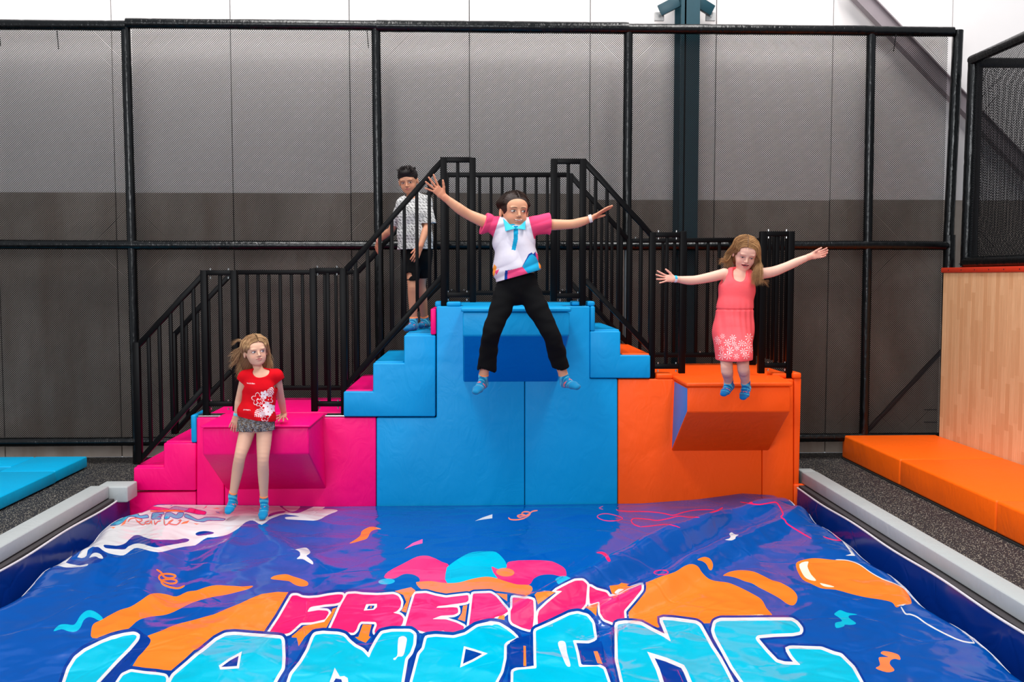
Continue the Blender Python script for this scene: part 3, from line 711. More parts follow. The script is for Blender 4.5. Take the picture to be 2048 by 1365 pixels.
two('S', 'B', [(525, 199), (540, 147), (580, 146), (628, 172), (640, 147), (690, 149), (672, 184), (640, 195), (600, 188), (572, 173), (562, 198)])
two('S', 'B', [(700, 155), (745, 178), (800, 208), (835, 200), (860, 186), (940, 186), (1028, 200), (1010, 210), (930, 210), (880, 208), (850, 223), (790, 217), (735, 198), (690, 182)])
fill('V', 'B', [(40, 225), (78, 215), (90, 240), (70, 250)], False)
for cc, ww in (('V', 2.6), ('K', 1.5)):
    for pl in ([(228, 225), (250, 198), (300, 192), (345, 205), (330, 220), (300, 222)], [(290, 200), (340, 245), (372, 240)], [(405, 215), (372, 225), (377, 240), (408, 235), (420, 215), (425, 245)], [(445, 212), (452, 245), (472, 222), (500, 215)], [(525, 200), (535, 250), (600, 205), (560, 232), (628, 246), (665, 208), (640, 215)]):
        stroke(cc, 'B', pl, ww)
for q in ([(165, 260), (190, 225), (220, 198), (205, 240)], [(680, 225), (735, 210), (715, 235), (660, 242)], [(85, 268), (130, 265), (110, 278)], [(170, 165), (190, 140), (215, 130), (190, 150)], [(915, 115), (960, 108), (990, 118), (950, 116)], [(765, 235), (815, 240), (790, 246)]): fill('K', 'B', q, False)
for q in ([(258, 95), (285, 100), (325, 115), (300, 118)], [(845, 118), (882, 84), (870, 105)]): fill('P', 'B', q, False)
for q in ([(945, 135), (975, 140), (985, 157), (955, 150)], [(570, 92), (595, 82), (590, 92)]): fill('S', 'B', q, False)
# --- confetti on the blue
stroke('O', 'A', [(1170, 522), (1205, 545), (1225, 575), (1260, 588), (1300, 582), (1312, 568), (1270, 556), (1215, 558), (1190, 576), (1200, 600), (1260, 626), (1310, 624), (1320, 606), (1280, 595), (1225, 600), (1207, 615), (1230, 640), (1290, 660), (1340, 662), (1382, 643)], 3.6)
fill('C', 'A', [(400, 985), (440, 940), (490, 932), (545, 938), (570, 920), (600, 870), (640, 835), (680, 828), (730, 850), (770, 890), (740, 905), (700, 885), (660, 880), (625, 905), (600, 960), (560, 990), (510, 985), (460, 970)])
fill('W', 'B', [(1560, 447), (1600, 450), (1640, 440), (1690, 435), (1722, 465), (1715, 485), (1692, 500), (1705, 515), (1742, 548), (1742, 572), (1700, 550), (1660, 528), (1612, 526), (1638, 500), (1635, 470), (1605, 452)])
fill('O', 'B', [(1400, 690), (1430, 665), (1520, 652), (1580, 670), (1660, 695), (1702, 718), (1700, 745), (1650, 752), (1600, 740), (1560, 715), (1540, 708), (1470, 700)])
fill('W', 'I', [(1303, 196), (1360, 170), (1433, 146), (1432, 176), (1370, 184)], False)
fill('M', 'I', [(776, 406), (840, 360), (913, 331), (912, 363), (850, 377)], False)
fill('O', 'I', [(368, 362), (420, 330), (450, 302), (460, 272), (500, 248), (545, 238), (605, 256), (560, 260), (525, 280), (500, 325), (455, 342), (400, 358)])
stroke('K', 'I', [(1552, 170), (1570, 185), (1620, 187), (1670, 175), (1708, 150), (1710, 132), (1670, 128), (1652, 142), (1680, 155), (1645, 150), (1620, 158), (1640, 168), (1700, 148), (1730, 125), (1770, 118)], 2.6)
fill('W', 'H', [(1083, 388), (1110, 380), (1125, 365), (1115, 342), (1135, 330), (1160, 348), (1188, 350), (1165, 365), (1160, 380), (1130, 393)])
fill('P', 'H', [(88, 488), (130, 479), (170, 500), (198, 548), (178, 556), (150, 515), (125, 497)])
fill('W', 'G', [(500, 468), (540, 455), (590, 440), (640, 478), (570, 470)], False)
for pl, cl, wp in (([(240, 150), (260, 162), (330, 168), (480, 170), (600, 182), (680, 198), (760, 175), (860, 157), (1000, 155)], False, 2.0), ([(965, 178), (1030, 160), (1065, 138)], False, 3.4),
    ([(95, 210), (130, 188), (200, 190), (290, 220), (240, 240), (150, 238)], True, 1.7), ([(430, 288), (380, 270), (357, 238), (390, 222), (480, 228), (560, 238), (650, 222), (720, 205), (800, 212), (885, 215)], False, 2.0),
    ([(430, 288), (520, 280), (620, 268), (690, 280), (735, 295)], False, 1.8), ([(1200, 95), (1330, 115), (1400, 108), (1470, 97), (1500, 125), (1530, 185), (1515, 210), (1545, 235), (1565, 265), (1650, 320), (1750, 378)], False, 2.6),
    ([(1840, 363), (1930, 390), (2048, 400)], False, 2.2), ([(140, 128), (110, 142), (140, 152)], False, 2.0)):
    stroke('P', 'H', pl, wp, cl)
stroke('P', 'H', ell('H', 588, 640, 54, 18), 2.0, True)
fill('C', 'G', [(420, 885), (440, 865), (465, 855), (510, 872), (585, 886), (530, 892), (525, 910), (570, 942), (568, 955), (530, 960), (495, 958), (488, 970), (435, 982), (428, 945), (475, 933), (450, 905)], True)
fill('K', 'G', [(750, 1160), (770, 1146), (830, 1155), (878, 1175), (888, 1207), (850, 1200), (820, 1212), (815, 1240), (845, 1275), (835, 1290), (790, 1295), (715, 1268), (745, 1245), (735, 1195), (760, 1188), (805, 1188), (775, 1175)])
# balloon
fill('O', 'G', [(148, 530), (180, 505), (260, 487), (330, 490), (430, 500), (520, 505), (600, 535), (680, 590), (760, 635), (850, 670), (920, 710), (955, 760), (968, 795), (960, 812), (900, 820), (860, 835), (830, 800), (750, 780), (650, 765), (540, 740), (430, 710), (330, 700), (250, 665), (200, 640), (165, 590)])
fill('I', 'G', [(172, 530), (235, 510), (230, 545), (255, 600), (292, 645), (240, 638), (200, 605)]); fill('I', 'G', [(322, 663), (420, 688), (380, 692), (340, 682)])
stroke('W', 'G', [(430, 497), (520, 503), (600, 532), (680, 588), (760, 632), (850, 667), (920, 703), (950, 730)], 1.8)
fill('W', 'G', [(860, 822), (930, 810), (910, 824)], False)
stroke('W', 'G', [(893, 830), (925, 880), (960, 885), (1010, 905), (1080, 955), (1200, 1020), (1300, 1065), (1380, 1085), (1540, 1100), (1640, 1145), (1760, 1222)], 2.8)
# --- orange shapes behind the lettering
fill('O', 'A', [(690, 1035), (683, 980), (700, 930), (760, 900), (830, 860), (900, 825), (980, 800), (1060, 750), (1120, 710), (1180, 700), (1250, 710), (1320, 725), (1400, 690), (1470, 680), (1540, 655), (1620, 640), (1720, 645), (1820, 650), (1892, 645), (1860, 668), (1780, 690), (1690, 712), (1560, 735), (1430, 775), (1300, 840), (1220, 865), (1130, 875), (1040, 900), (980, 950), (930, 990), (880, 1010), (790, 1030)])
PR.append(('O', soft(cp_('A', [(1100, 1020), (1200, 985), (1300, 940), (1450, 900), (1600, 860), (1700, 815), (1800, 775)]) + cp_('D', [(0, 298), (120, 250), (280, 228), (440, 235), (600, 240), (560, 700), (0, 700)]) + cp_('A', [(1800, 1100), (1600, 1400), (900, 1400), (1050, 1150), (1120, 1080), (1130, 1050)]))))
PR.append(('N', soft(cp_('A', [(1040, 995), (1095, 1012), (1128, 1045), (1120, 1080), (1070, 1140), (965, 1245), (1100, 1262), (1300, 1280), (1260, 1420), (700, 1420), (980, 1120)]))))
fill('O', 'F', [(-60, 380), (60, 372), (180, 355), (300, 310), (420, 270), (500, 220), (560, 205), (610, 225), (640, 270), (690, 320), (750, 345), (860, 360), (950, 395), (1050, 445), (1140, 500), (1180, 570), (1228, 645), (1050, 655), (700, 700), (500, 700), (0, 760), (-40, 600)])
fill('O', 'F', [(605, 168), (660, 145), (710, 160), (735, 205), (727, 250), (705, 250), (680, 205), (645, 180)])
fill('O', 'F', [(820, 300), (880, 268), (980, 255), (1080, 270), (1160, 305), (1230, 340), (1300, 360), (1390, 410), (1435, 460), (1438, 510), (1410, 548), (1360, 540), (1290, 490), (1200, 440), (1120, 400), (1060, 365), (1000, 348), (930, 320), (860, 305)])
# --- jester-hat crown
fill('P', 'E', [(35, 290), (60, 245), (180, 180), (280, 130), (350, 122), (400, 135), (470, 170), (525, 200), (520, 330), (300, 345), (303, 310), (290, 285), (245, 264), (180, 262), (110, 295)])
fill('P', 'E', [(848, 205), (900, 212), (960, 190), (980, 168), (1100, 157), (1270, 160), (1350, 185), (1405, 225), (1410, 278), (1360, 276), (1300, 264), (1220, 270), (1165, 298), (1125, 345), (980, 350), (900, 320), (862, 265)])
fill('C', 'E', [(510, 330), (503, 230), (525, 195), (620, 130), (700, 95), (800, 88), (880, 95), (940, 150), (960, 190), (955, 215), (900, 225), (848, 205), (860, 250), (885, 310), (700, 330)])
fill('O', 'E', ell('E', 950, 248, 70, 32, 0.06), False)
fill('O', 'E', [(273, 328), (300, 320), (390, 315), (500, 330), (600, 325), (700, 298), (800, 282), (870, 290), (960, 318), (1040, 340), (1130, 345), (1157, 370), (1145, 400), (1105, 422), (1000, 405), (850, 388), (700, 390), (580, 405), (490, 412), (390, 390), (310, 375)])
fill('S', 'E', ell('E', 50, 318, 63, 22, -0.06), False)
fill('S', 'E', [(1330, 312), (1350, 285), (1400, 275), (1440, 290), (1468, 310), (1430, 335), (1380, 356)])
# --- FRENZY
letter('P', [('D', [(430, 265), (480, 262), (530, 285), (600, 292), (700, 285), (800, 265), (900, 253), (950, 255), (955, 280), (925, 335), (870, 350), (760, 360), (640, 378), (610, 390), (585, 435), (700, 415), (790, 420), (810, 440), (770, 510), (640, 540), (520, 545), (430, 630), (390, 655), (290, 670), (195, 668), (190, 655), (300, 490)])])
letter('P', [('D', [(995, 250), (1080, 245), (1150, 255), (1300, 262), (1470, 250), (1520, 270), (1550, 330), (1540, 390), (1500, 430), (1462, 440), (1540, 460), (1575, 500), (1560, 560), (1510, 610), (1380, 640), (1280, 655), (1275, 630), (1300, 570), (1290, 537), (1135, 532), (1110, 560), (1090, 620), (1060, 650), (980, 640), (830, 630), (820, 610), (870, 500)])])
letter('P', [('E', [(265, 410), (350, 405), (420, 425), (500, 440), (580, 430), (670, 420), (672, 460), (660, 475), (560, 490), (440, 505), (425, 518), (540, 513), (590, 515), (595, 555), (560, 572), (460, 578), (395, 603), (500, 605), (580, 630), (640, 660), (625, 700), (560, 725), (470, 730), (380, 715), (300, 690), (195, 680), (190, 665), (220, 560)])], 4.6, 8)
letter('P', [('E', [(705, 410), (840, 405), (880, 430), (930, 490), (975, 545), (930, 575), (870, 590), (850, 625), (760, 640), (680, 680), (672, 670), (690, 540)])], 4.6, 8)
letter('P', [('E', [(1005, 437), (1080, 447), (1163, 457), (1168, 560), (1158, 670), (1138, 686), (1080, 670), (1005, 635), (990, 610), (990, 540), (1003, 520)])], 4.6, 8)
letter('P', [('E', [(1198, 662), (1196, 580), (1206, 540), (1270, 480), (1350, 415), (1385, 390), (1330, 388), (1400, 350), (1480, 312), (1540, 310), (1573, 340), (1568, 400), (1560, 490), (1520, 535), (1440, 550), (1330, 600)])], 4.6, 8)
letter('P', [('E', [(1590, 350), (1640, 380), (1720, 400), (1740, 435), (1800, 420), (1900, 370), (1985, 340), (1985, 380), (1920, 460), (1850, 540), (1860, 630), (1780, 635), (1700, 605), (1670, 560), (1665, 470), (1592, 490), (1587, 420)])], 4.6, 9)
flush_letters()
fill('W', 'D', [(1190, 355), (1300, 350), (1300, 385), (1270, 412), (1165, 420)], False); fill('N', 'D', [(1215, 370), (1275, 368), (1262, 400), (1198, 405)], False); fill('O', 'D', [(1232, 378), (1250, 376), (1246, 390), (1228, 392)], False)
fill('O', 'D', [(480, 700), (425, 685), (530, 600), (545, 580), (640, 560), (760, 535), (830, 445), (845, 402), (888, 387), (860, 450), (780, 600), (640, 615), (560, 690), (498, 785)], False)
fill('O', 'D', [(1155, 560), (1245, 565), (1215, 680), (1235, 690), (1185, 750), (1110, 720), (1075, 690), (1110, 690)], False)
fill('O', 'D', [(1480, 220), (1560, 200), (1650, 180), (1695, 215), (1640, 290), (1600, 440), (1550, 425), (1600, 330), (1570, 260)], False)
for q in ([(590, 605), (620, 560), (630, 502), (662, 497), (645, 622)], [(880, 405), (965, 415), (965, 468)], [(890, 605), (905, 580), (945, 572), (945, 610)], [(1172, 420), (1190, 400), (1330, 400), (1198, 492)],
          [(1555, 512), (1655, 480), (1640, 580), (1602, 542)], [(1740, 350), (1850, 335), (1985, 338), (1900, 362), (1790, 418), (1760, 410)]): fill('O', 'E', q, False)
fill('W', 'E', [(1780, 400), (1810, 375), (1850, 378), (1820, 395), (1800, 412)])
# --- LANDING
letter('C', [('A', [(470, 1420), (520, 1270), (570, 1190), (640, 1135), (760, 1075), (850, 1040), (930, 1020), (1000, 1010), (1025, 1020), (1015, 1045), (960, 1110), (860, 1210), (700, 1385), (680, 1420)])], 6.5, 13)
letter('C', [('A', [(850, 1420), (920, 1315), (980, 1288), (1080, 1303), (1180, 1312), (1235, 1322), (1245, 1345), (1225, 1420)])], 5.5, 12)
letter('C', [('A', [(1250, 1420), (1300, 1320), (1400, 1235), (1530, 1130), (1620, 1055), (1690, 1018), (1750, 1012)]), ('D', [(0, 682), (140, 692), (315, 707), (325, 730), (332, 900), (325, 1010), (280, 1080), (225, 1180)])], 6.5, 12)
letter('C', [('D', [(395, 1180), (430, 1075), (530, 950), (600, 830), (650, 700), (670, 668), (750, 657), (900, 665), (960, 682), (1010, 740), (1070, 790), (1150, 830), (1218, 905), (1250, 830), (1310, 720), (1355, 655), (1450, 637), (1640, 637), (1678, 665), (1672, 760), (1640, 850), (1590, 910), (1545, 1180)])], 6.0, 12)
letter('C', [('E', [(355, 745), (420, 737), (560, 747), (650, 722), (740, 662), (830, 642), (900, 647), (960, 682), (1010, 722), (1035, 745), (965, 772), (942, 795), (940, 900), (918, 1000), (865, 1100), (240, 1100), (300, 870), (335, 830)])], 5.5, 12)
letter('C', [('E', [(1182, 692), (1300, 640), (1440, 572), (1500, 562), (1570, 582), (1610, 632), (1620, 700), (1628, 748), (1580, 768), (1462, 762), (1490, 860), (1510, 967), (1650, 962), (1695, 982), (1735, 1100), (1010, 1100), (1012, 1000), (1050, 987), (1188, 977), (1185, 900)])], 5.5, 11)
letter('C', [('F', [(-62, 710), (0, 700), (60, 702), (130, 712), (220, 762), (320, 812), (385, 855), (350, 762), (312, 672), (400, 677), (590, 702), (620, 722), (720, 902), (780, 992), (830, 1082), (900, 1220), (-10, 1220), (-60, 1000)])], 6.5, 11)
letter('C', [('F', [(760, 695), (800, 680), (900, 680), (1200, 677), (1390, 677), (1430, 702), (1465, 747), (1462, 770), (1400, 782), (1250, 787), (1110, 800), (1090, 820), (1100, 845), (1180, 940), (1262, 1025), (1330, 1045), (1470, 1050), (1400, 975), (1365, 915), (1400, 912), (1640, 920), (1740, 960), (1800, 975), (1900, 1075), (1980, 1220), (1010, 1220), (900, 1062), (830, 932), (762, 810), (745, 760)])], 6.5, 11)
flush_letters()
def hole(k, pts, wpx=5.0):
    q = cp_(k, pts); PR.append(('W', offset(q, wpx))); PR.append(('N', q))
hole('A', [(1655, 1252), (1720, 1205), (1785, 1170), (1772, 1245)])
fill('W', 'D', [(868, 1005), (920, 1095), (965, 1090), (1000, 1110), (1010, 1180), (805, 1180)], False); fill('N', 'D', [(840, 1180), (878, 1115), (935, 1125), (950, 1180)], False)
hole('E', [(650, 830), (720, 850), (775, 868), (700, 910), (630, 942)], 4.5)
fill('N', 'E', [(985, 780), (1040, 745), (1142, 722), (1150, 800), (1150, 960), (1090, 968), (978, 970)], False)
fill('O', 'E', [(1088, 805), (1106, 808), (1110, 960), (1088, 958)], False); fill('N', 'E', [(1500, 785), (1600, 790), (1680, 770), (1720, 940), (1640, 955), (1535, 950)], False)
fill('O', 'E', [(1620, 847), (1650, 847), (1690, 945), (1650, 938)], False)
hole('F', [(248, 992), (340, 1020), (470, 1075), (490, 1110), (535, 1220), (335, 1220), (290, 1080)], 8)
stroke('P', 'F', [(440, 1090), (490, 1200)], 0.8, False, False)
fill('W', 'D', [(1520, 705), (1545, 685), (1575, 682), (1605, 705), (1600, 760), (1570, 880), (1515, 892), (1492, 922), (1472, 925), (1470, 908), (1507, 882), (1512, 780)], True)
fill('W', 'E', [(1350, 785), (1378, 768), (1408, 785), (1420, 860), (1445, 950), (1430, 965), (1408, 945), (1370, 855)])

# hem stripe along the two long edges
BC = {'B': (0, 72, 152), 'N': (0, 50, 132), 'W': (204, 202, 204), 'O': (240, 118, 38), 'P': (232, 30, 98), 'C': (0, 168, 196), 'S': (30, 160, 195), 'K': (250, 120, 70), 'M': (245, 80, 150), 'V': (50, 32, 120), 'I': (236, 228, 200)}
BK = list(BC)
def pvc(name, rgb, rough=0.13):
    t = NT(name); v = t.coord(); v2 = t.coord((1.6, 0.8, 1.0))
    n1 = t.noise(v, 3.0, 2, 0.5, 0.3); n2 = t.noise(v2, 9, 2, 0.5, 0.5)
    rd = t.n('TexNoise'); rd.inputs['Scale'].default_value = 5.0; rd.inputs['Detail'].default_value = 5; rd.inputs['Distortion'].default_value = 1.5
    try: rd.noise_type = 'RIDGED_MULTIFRACTAL'
    except Exception: pass
    t.l(v, rd.inputs['Vector'])
    vo = t.n('TexVoronoi', feature='DISTANCE_TO_EDGE'); vo.inputs['Scale'].default_value = 2.6
    mx = t.n('Mix', data_type='VECTOR'); nz_ = t.n('TexNoise'); nz_.inputs['Scale'].default_value = 2.0; nz_.inputs['Detail'].default_value = 2; t.l(v, nz_.inputs['Vector']); mx.inputs[0].default_value = 0.35; t.l(v, mx.inputs[4]); t.l(nz_.outputs['Color'], mx.inputs[5]); t.l(mx.outputs[1], vo.inputs['Vector'])
    cr_ = t.ramp(vo.outputs['Distance'], [(0.0, (0, 0, 0, 1)), (0.05, (.8, .8, .8, 1)), (0.2, (1, 1, 1, 1))], 'EASE')
    b = t.bump(n1, 0.30, 0.05); b = t.bump(cr_, 0.30, 0.006, b); b = t.bump(n2, 0.10, 0.012, b)
    MAT[name] = t.set(Base_Color=lin(rgb), Roughness=rough, Normal=b, Specular_IOR_Level=0.30)
for k in BK: pvc('bag_' + k, BC[k])
pvc('liner_pvc', (4, 40, 118), 0.22)

st = 0.017
gx = np.arange(BX0, BX1 + st / 2, st); gy = np.arange(BY0, BY1 + st / 2, st)
GX, GY = np.meshgrid(gx, gy, indexing='ij')
jit = RNG.uniform(-0.22, 0.22, (2,) + GX.shape) * st; jit[:, [0, -1], :] = 0; jit[:, :, [0, -1]] = 0
pts = np.stack([(GX + jit[0]).ravel(), (GY + jit[1]).ravel()], 1)
allp = [pts]; edges = []; base = len(pts); WP = []
for col, q in PR:
    wq = bag_hits(q); WP.append((col, wq))
    inb = (wq[:, 0] > BX0 - .5) & (wq[:, 0] < BX1 + .5) & (wq[:, 1] > BY0 - .6) & (wq[:, 1] < BY1 + .5)
    if not inb.any(): continue
    wq2 = np.stack([np.clip(wq[:, 0], BX0, BX1), np.clip(wq[:, 1], BY0, BY1)], 1)
    WP[-1] = (col, wq2)
    n = len(wq2); allp.append(wq2); edges += [(base + i, base + (i + 1) % n) for i in range(n)]; base += n
AP = np.concatenate(allp)
res = delaunay_2d_cdt([Vector(p) for p in AP.tolist()], edges, [], 0, 1e-5, False)
V2 = np.array([tuple(v) for v in res[0]]); T = np.array([f for f in res[2] if len(f) == 3])
cen = V2[T].mean(1); cl = np.zeros(len(T), int)
for col, q in WP:
    lo, hi = q.min(0), q.max(0); idx = np.where((cen[:, 0] >= lo[0]) & (cen[:, 0] <= hi[0]) & (cen[:, 1] >= lo[1]) & (cen[:, 1] <= hi[1]))[0]
    if not len(idx): continue
    px_, py_ = cen[idx, 0], cen[idx, 1]; wn = np.zeros(len(idx), int); m = len(q)
    for i in range(m):
        x1, y1 = q[i]; x2, y2 = q[(i + 1) % m]
        cr = (x2 - x1) * (py_ - y1) - (y2 - y1) * (px_ - x1)
        wn += ((y1 <= py_) & (y2 > py_) & (cr > 0)).astype(int) - ((y1 > py_) & (y2 <= py_) & (cr < 0)).astype(int)
    cl[idx[wn != 0]] = BK.index(col)
H = bag_h(V2[:, 0], V2[:, 1])
V3 = np.concatenate([V2, H[:, None]], 1)
# make triangles face up
a, b, c = V3[T[:, 0]], V3[T[:, 1]], V3[T[:, 2]]
nz = (b[:, 0] - a[:, 0]) * (c[:, 1] - a[:, 1]) - (b[:, 1] - a[:, 1]) * (c[:, 0] - a[:, 0])
T[nz < 0] = T[nz < 0][:, ::-1]
good = np.abs(nz) > 1e-12; T = T[good]; cl = cl[good]
def np_mesh(name, V, F, mats, parent=None, mi=None, col=None, smooth=True):
    me = bpy.data.meshes.new(name); k = F.shape[1]
    me.vertices.add(len(V)); me.vertices.foreach_set('co', np.ascontiguousarray(V, dtype=np.float32).ravel())
    me.loops.add(F.size); me.loops.foreach_set('vertex_index', np.ascontiguousarray(F, dtype=np.int32).ravel())
    me.polygons.add(len(F)); me.polygons.foreach_set('loop_start', np.arange(0, F.size, k, dtype=np.int32))
    try: me.polygons.foreach_set('loop_total', np.full(len(F), k, dtype=np.int32))
    except Exception: pass
    if mi is not None: me.polygons.foreach_set('material_index', mi.astype(np.int32))
    me.update(calc_edges=True); me.validate()
    if smooth: me.shade_smooth()
    if col is not None:
        at = me.color_attributes.new('Col', 'FLOAT_COLOR', 'POINT')
        at.data.foreach_set('color', np.concatenate([col, np.ones((len(col), 1))], 1).astype(np.float32).ravel())
    return mesh_obj(name, me, mats, parent)
bag = thing('airbag', ((BX0 + BX1) / 2, (BY0 + BY1) / 2, -0.9), 'huge glossy blue landing airbag printed with large pink and cyan lettering, filling the foreground', 'airbag')
np_mesh('printed_cover', V3, T, ['bag_' + k for k in BK], bag, cl)
# bag body under the cover
e = 0.02
box('body', BX0 + e, BX1 - e, BY0, BY1 - e, -0.88, -0.30, 'liner_pvc', bag, 0.02)
for nm, xx in (('side_skirt', BX0), ('side_skirt', BX1)):
    ys_ = np.arange(BY0, BY1, 0.05); vs = []; fs = []
    for k, yy in enumerate(ys_):
        z = float(bag_h(np.array([xx]), np.array([yy]))[0]); vs += [(xx, yy, z + .001), (xx + (0.015 if xx < 0 else -0.015), yy, -0.88)]
        if k: fs.append((2 * k - 2, 2 * k - 1, 2 * k + 1, 2 * k))
    np_mesh(nm, np.array(vs), np.array(fs), 'liner_pvc', bag)
# piping along the bag's right and left edges
for s in (-1, 1):
    for off, rr in ((0.10, .0026), (0.118, .002)):
        ppl = []
        for yy in np.arange(3.2, 7.6, 0.05):
            xx = (BX1 - off + 0.012 * math.sin(yy * 9)) if s > 0 else (BX0 + off + 0.012 * math.sin(yy * 8)); ppl.append((xx, yy, float(bag_h(np.array([xx]), np.array([yy]))[0]) + .001))
        if s > 0 or off > 0.11: tube('edge_piping', ppl, rr, 'white_hem', bag, 6)
# liners: wavy tarpaulin sheets hanging from the pit curb
for s, lab in ((-1, 'glossy dark blue tarpaulin liner along the left side of the pit'), (1, 'glossy dark blue tarpaulin liner along the right side of the pit')):
    xt = -2.715 if s < 0 else 2.553; nY, nZ = 150, 14; V = []; F = []
    lt = thing('pit_liner', (xt, 5.3, -0.9), lab, 'tarpaulin', 'blue liners of the pit')
    for i in range(nY + 1):
        yy = 2.7 + (7.77 - 2.7) * i / nY; zt_ = 0.075 + 0.035 * (7.8 - yy) / 3 * 0.6
        for j in range(nZ + 1):
            f = j / nZ; x = xt - s * (0.012 + 0.012 * f + 0.010 * math.sin(yy * 9 + 3 * f) * f + 0.006 * math.sin(yy * 23 + 5 * f) * f)
            V.append((x, yy, zt_ + 0.006 * math.sin(yy * 5) * (1 - f) - 0.75 * f))
    for i in range(nY):
        for j in range(nZ):
            q = i * (nZ + 1) + j; F.append((q, q + 1, q + nZ + 2, q + nZ + 1))
    np_mesh('sheet', np.array(V), np.array(F), 'liner_pvc', lt)
    tube('hem', [(V[i * (nZ + 1)][0], V[i * (nZ + 1)][1], V[i * (nZ + 1)][2]) for i in range(nY + 1)], 0.007, 'white_hem', lt, 8)

# ================================================================== PEOPLE
# bodies and clothes are grown as one smooth implicit surface each, then meshed
def _v(p): return np.array([p[0], p[1], p[2]], float)
class Grid:
    def __init__(s, lo, hi, h):
        s.lo = np.array(lo, float); s.h = h; s.n = np.ceil((np.array(hi) - s.lo) / h).astype(int) + 1
        s.ax = [s.lo[i] + np.arange(s.n[i]) * h for i in range(3)]
        s.D = np.full(tuple(s.n), 0.05, np.float32)
    def region(s, lo, hi):
        a = np.clip(np.floor((lo - s.lo) / s.h).astype(int), 0, s.n); b = np.clip(np.ceil((hi - s.lo) / s.h).astype(int) + 1, 0, s.n)
        return a, b
def prim_dist(pr, X, Y, Z):
    a, b, ra, rb, u = pr['a'], pr['b'], pr['ra'], pr['rb'], pr['u']
    d = b - a; L = np.linalg.norm(d)
    if L < 1e-6: t = 0.0; w = np.array([0, 0, 1.0]) if u is None or abs(u[2]) < .9 else np.array([0, 1.0, 0])
    else:
        w = d / L; t = np.clip(((X - a[0]) * w[0] + (Y - a[1]) * w[1] + (Z - a[2]) * w[2]) / L, 0, 1)
    qx = X - a[0] - d[0] * t; qy = Y - a[1] - d[1] * t; qz = Z - a[2] - d[2] * t
    A = ra[0] + (rb[0] - ra[0]) * t; B = ra[1] + (rb[1] - ra[1]) * t; C = pr.get('c') or np.minimum(A, B)
    if u is None:
        l = np.sqrt(qx * qx + qy * qy + qz * qz); return l - A
    u = u - w * np.dot(u, w); u = u / np.linalg.norm(u); v = np.cross(w, u)
    x = qx * u[0] + qy * u[1] + qz * u[2]; y = qx * v[0] + qy * v[1] + qz * v[2]; z = qx * w[0] + qy * w[1] + qz * w[2]
    k0 = np.sqrt((x / A) ** 2 + (y / B) ** 2 + (z / C) ** 2); k1 = np.sqrt((x / A / A) ** 2 + (y / B / B) ** 2 + (z / C / C) ** 2)
    return np.where(k1 < 1e-6, -np.minimum(A, B), k0 * (k0 - 1) / np.maximum(k1, 1e-6))
def T(a, b=None, ra=0.02, rb=None, u=None, k=0.01, neg=False, c=None):
    a = _v(a); b = a.copy() if b is None else _v(b); rb = ra if rb is None else rb
    if not isinstance(ra, (tuple, list)): ra = (ra, ra)
    if not isinstance(rb, (tuple, list)): rb = (rb, rb)
    if u is None and (ra[0] != ra[1] or rb[0] != rb[1] or c): u = (1, 0, 0)
    return dict(a=a, b=b, ra=ra, rb=rb, u=None if u is None else _v(u), k=k, neg=neg, c=c)
def grow(pr, m, k=None):
    q = dict(pr); q['ra'] = (pr['ra'][0] + m, pr['ra'][1] + m); q['rb'] = (pr['rb'][0] + m, pr['rb'][1] + m)
    if q.get('c'): q['c'] = q['c'] + m
    if k is not None: q['k'] = k
    return q
def chain(pts, rads, u=None, k=0.01):
    return [T(pts[i], pts[i + 1], rads[i], rads[i + 1], u, k) for i in range(len(pts) - 1)]
def limb(pts, rads, u=None, k=0.012, sub=4):
    q = spline([(p[0], p[1], p[2], r) for p, r in zip(pts, rads)], False, sub)
    return [T(q[i][:3], q[i + 1][:3], float(q[i][3]), float(q[i + 1][3]), None, k if i == 0 else .0015) for i in range(len(q) - 1)]
def bounds(prims, pad=0.02):
    lo = np.min([np.minimum(p['a'] - max(p['ra']), p['b'] - max(p['rb'])) for p in prims if not p['neg']], 0) - pad
    hi = np.max([np.maximum(p['a'] + max(p['ra']), p['b'] + max(p['rb'])) for p in prims if not p['neg']], 0) + pad
    return lo, hi
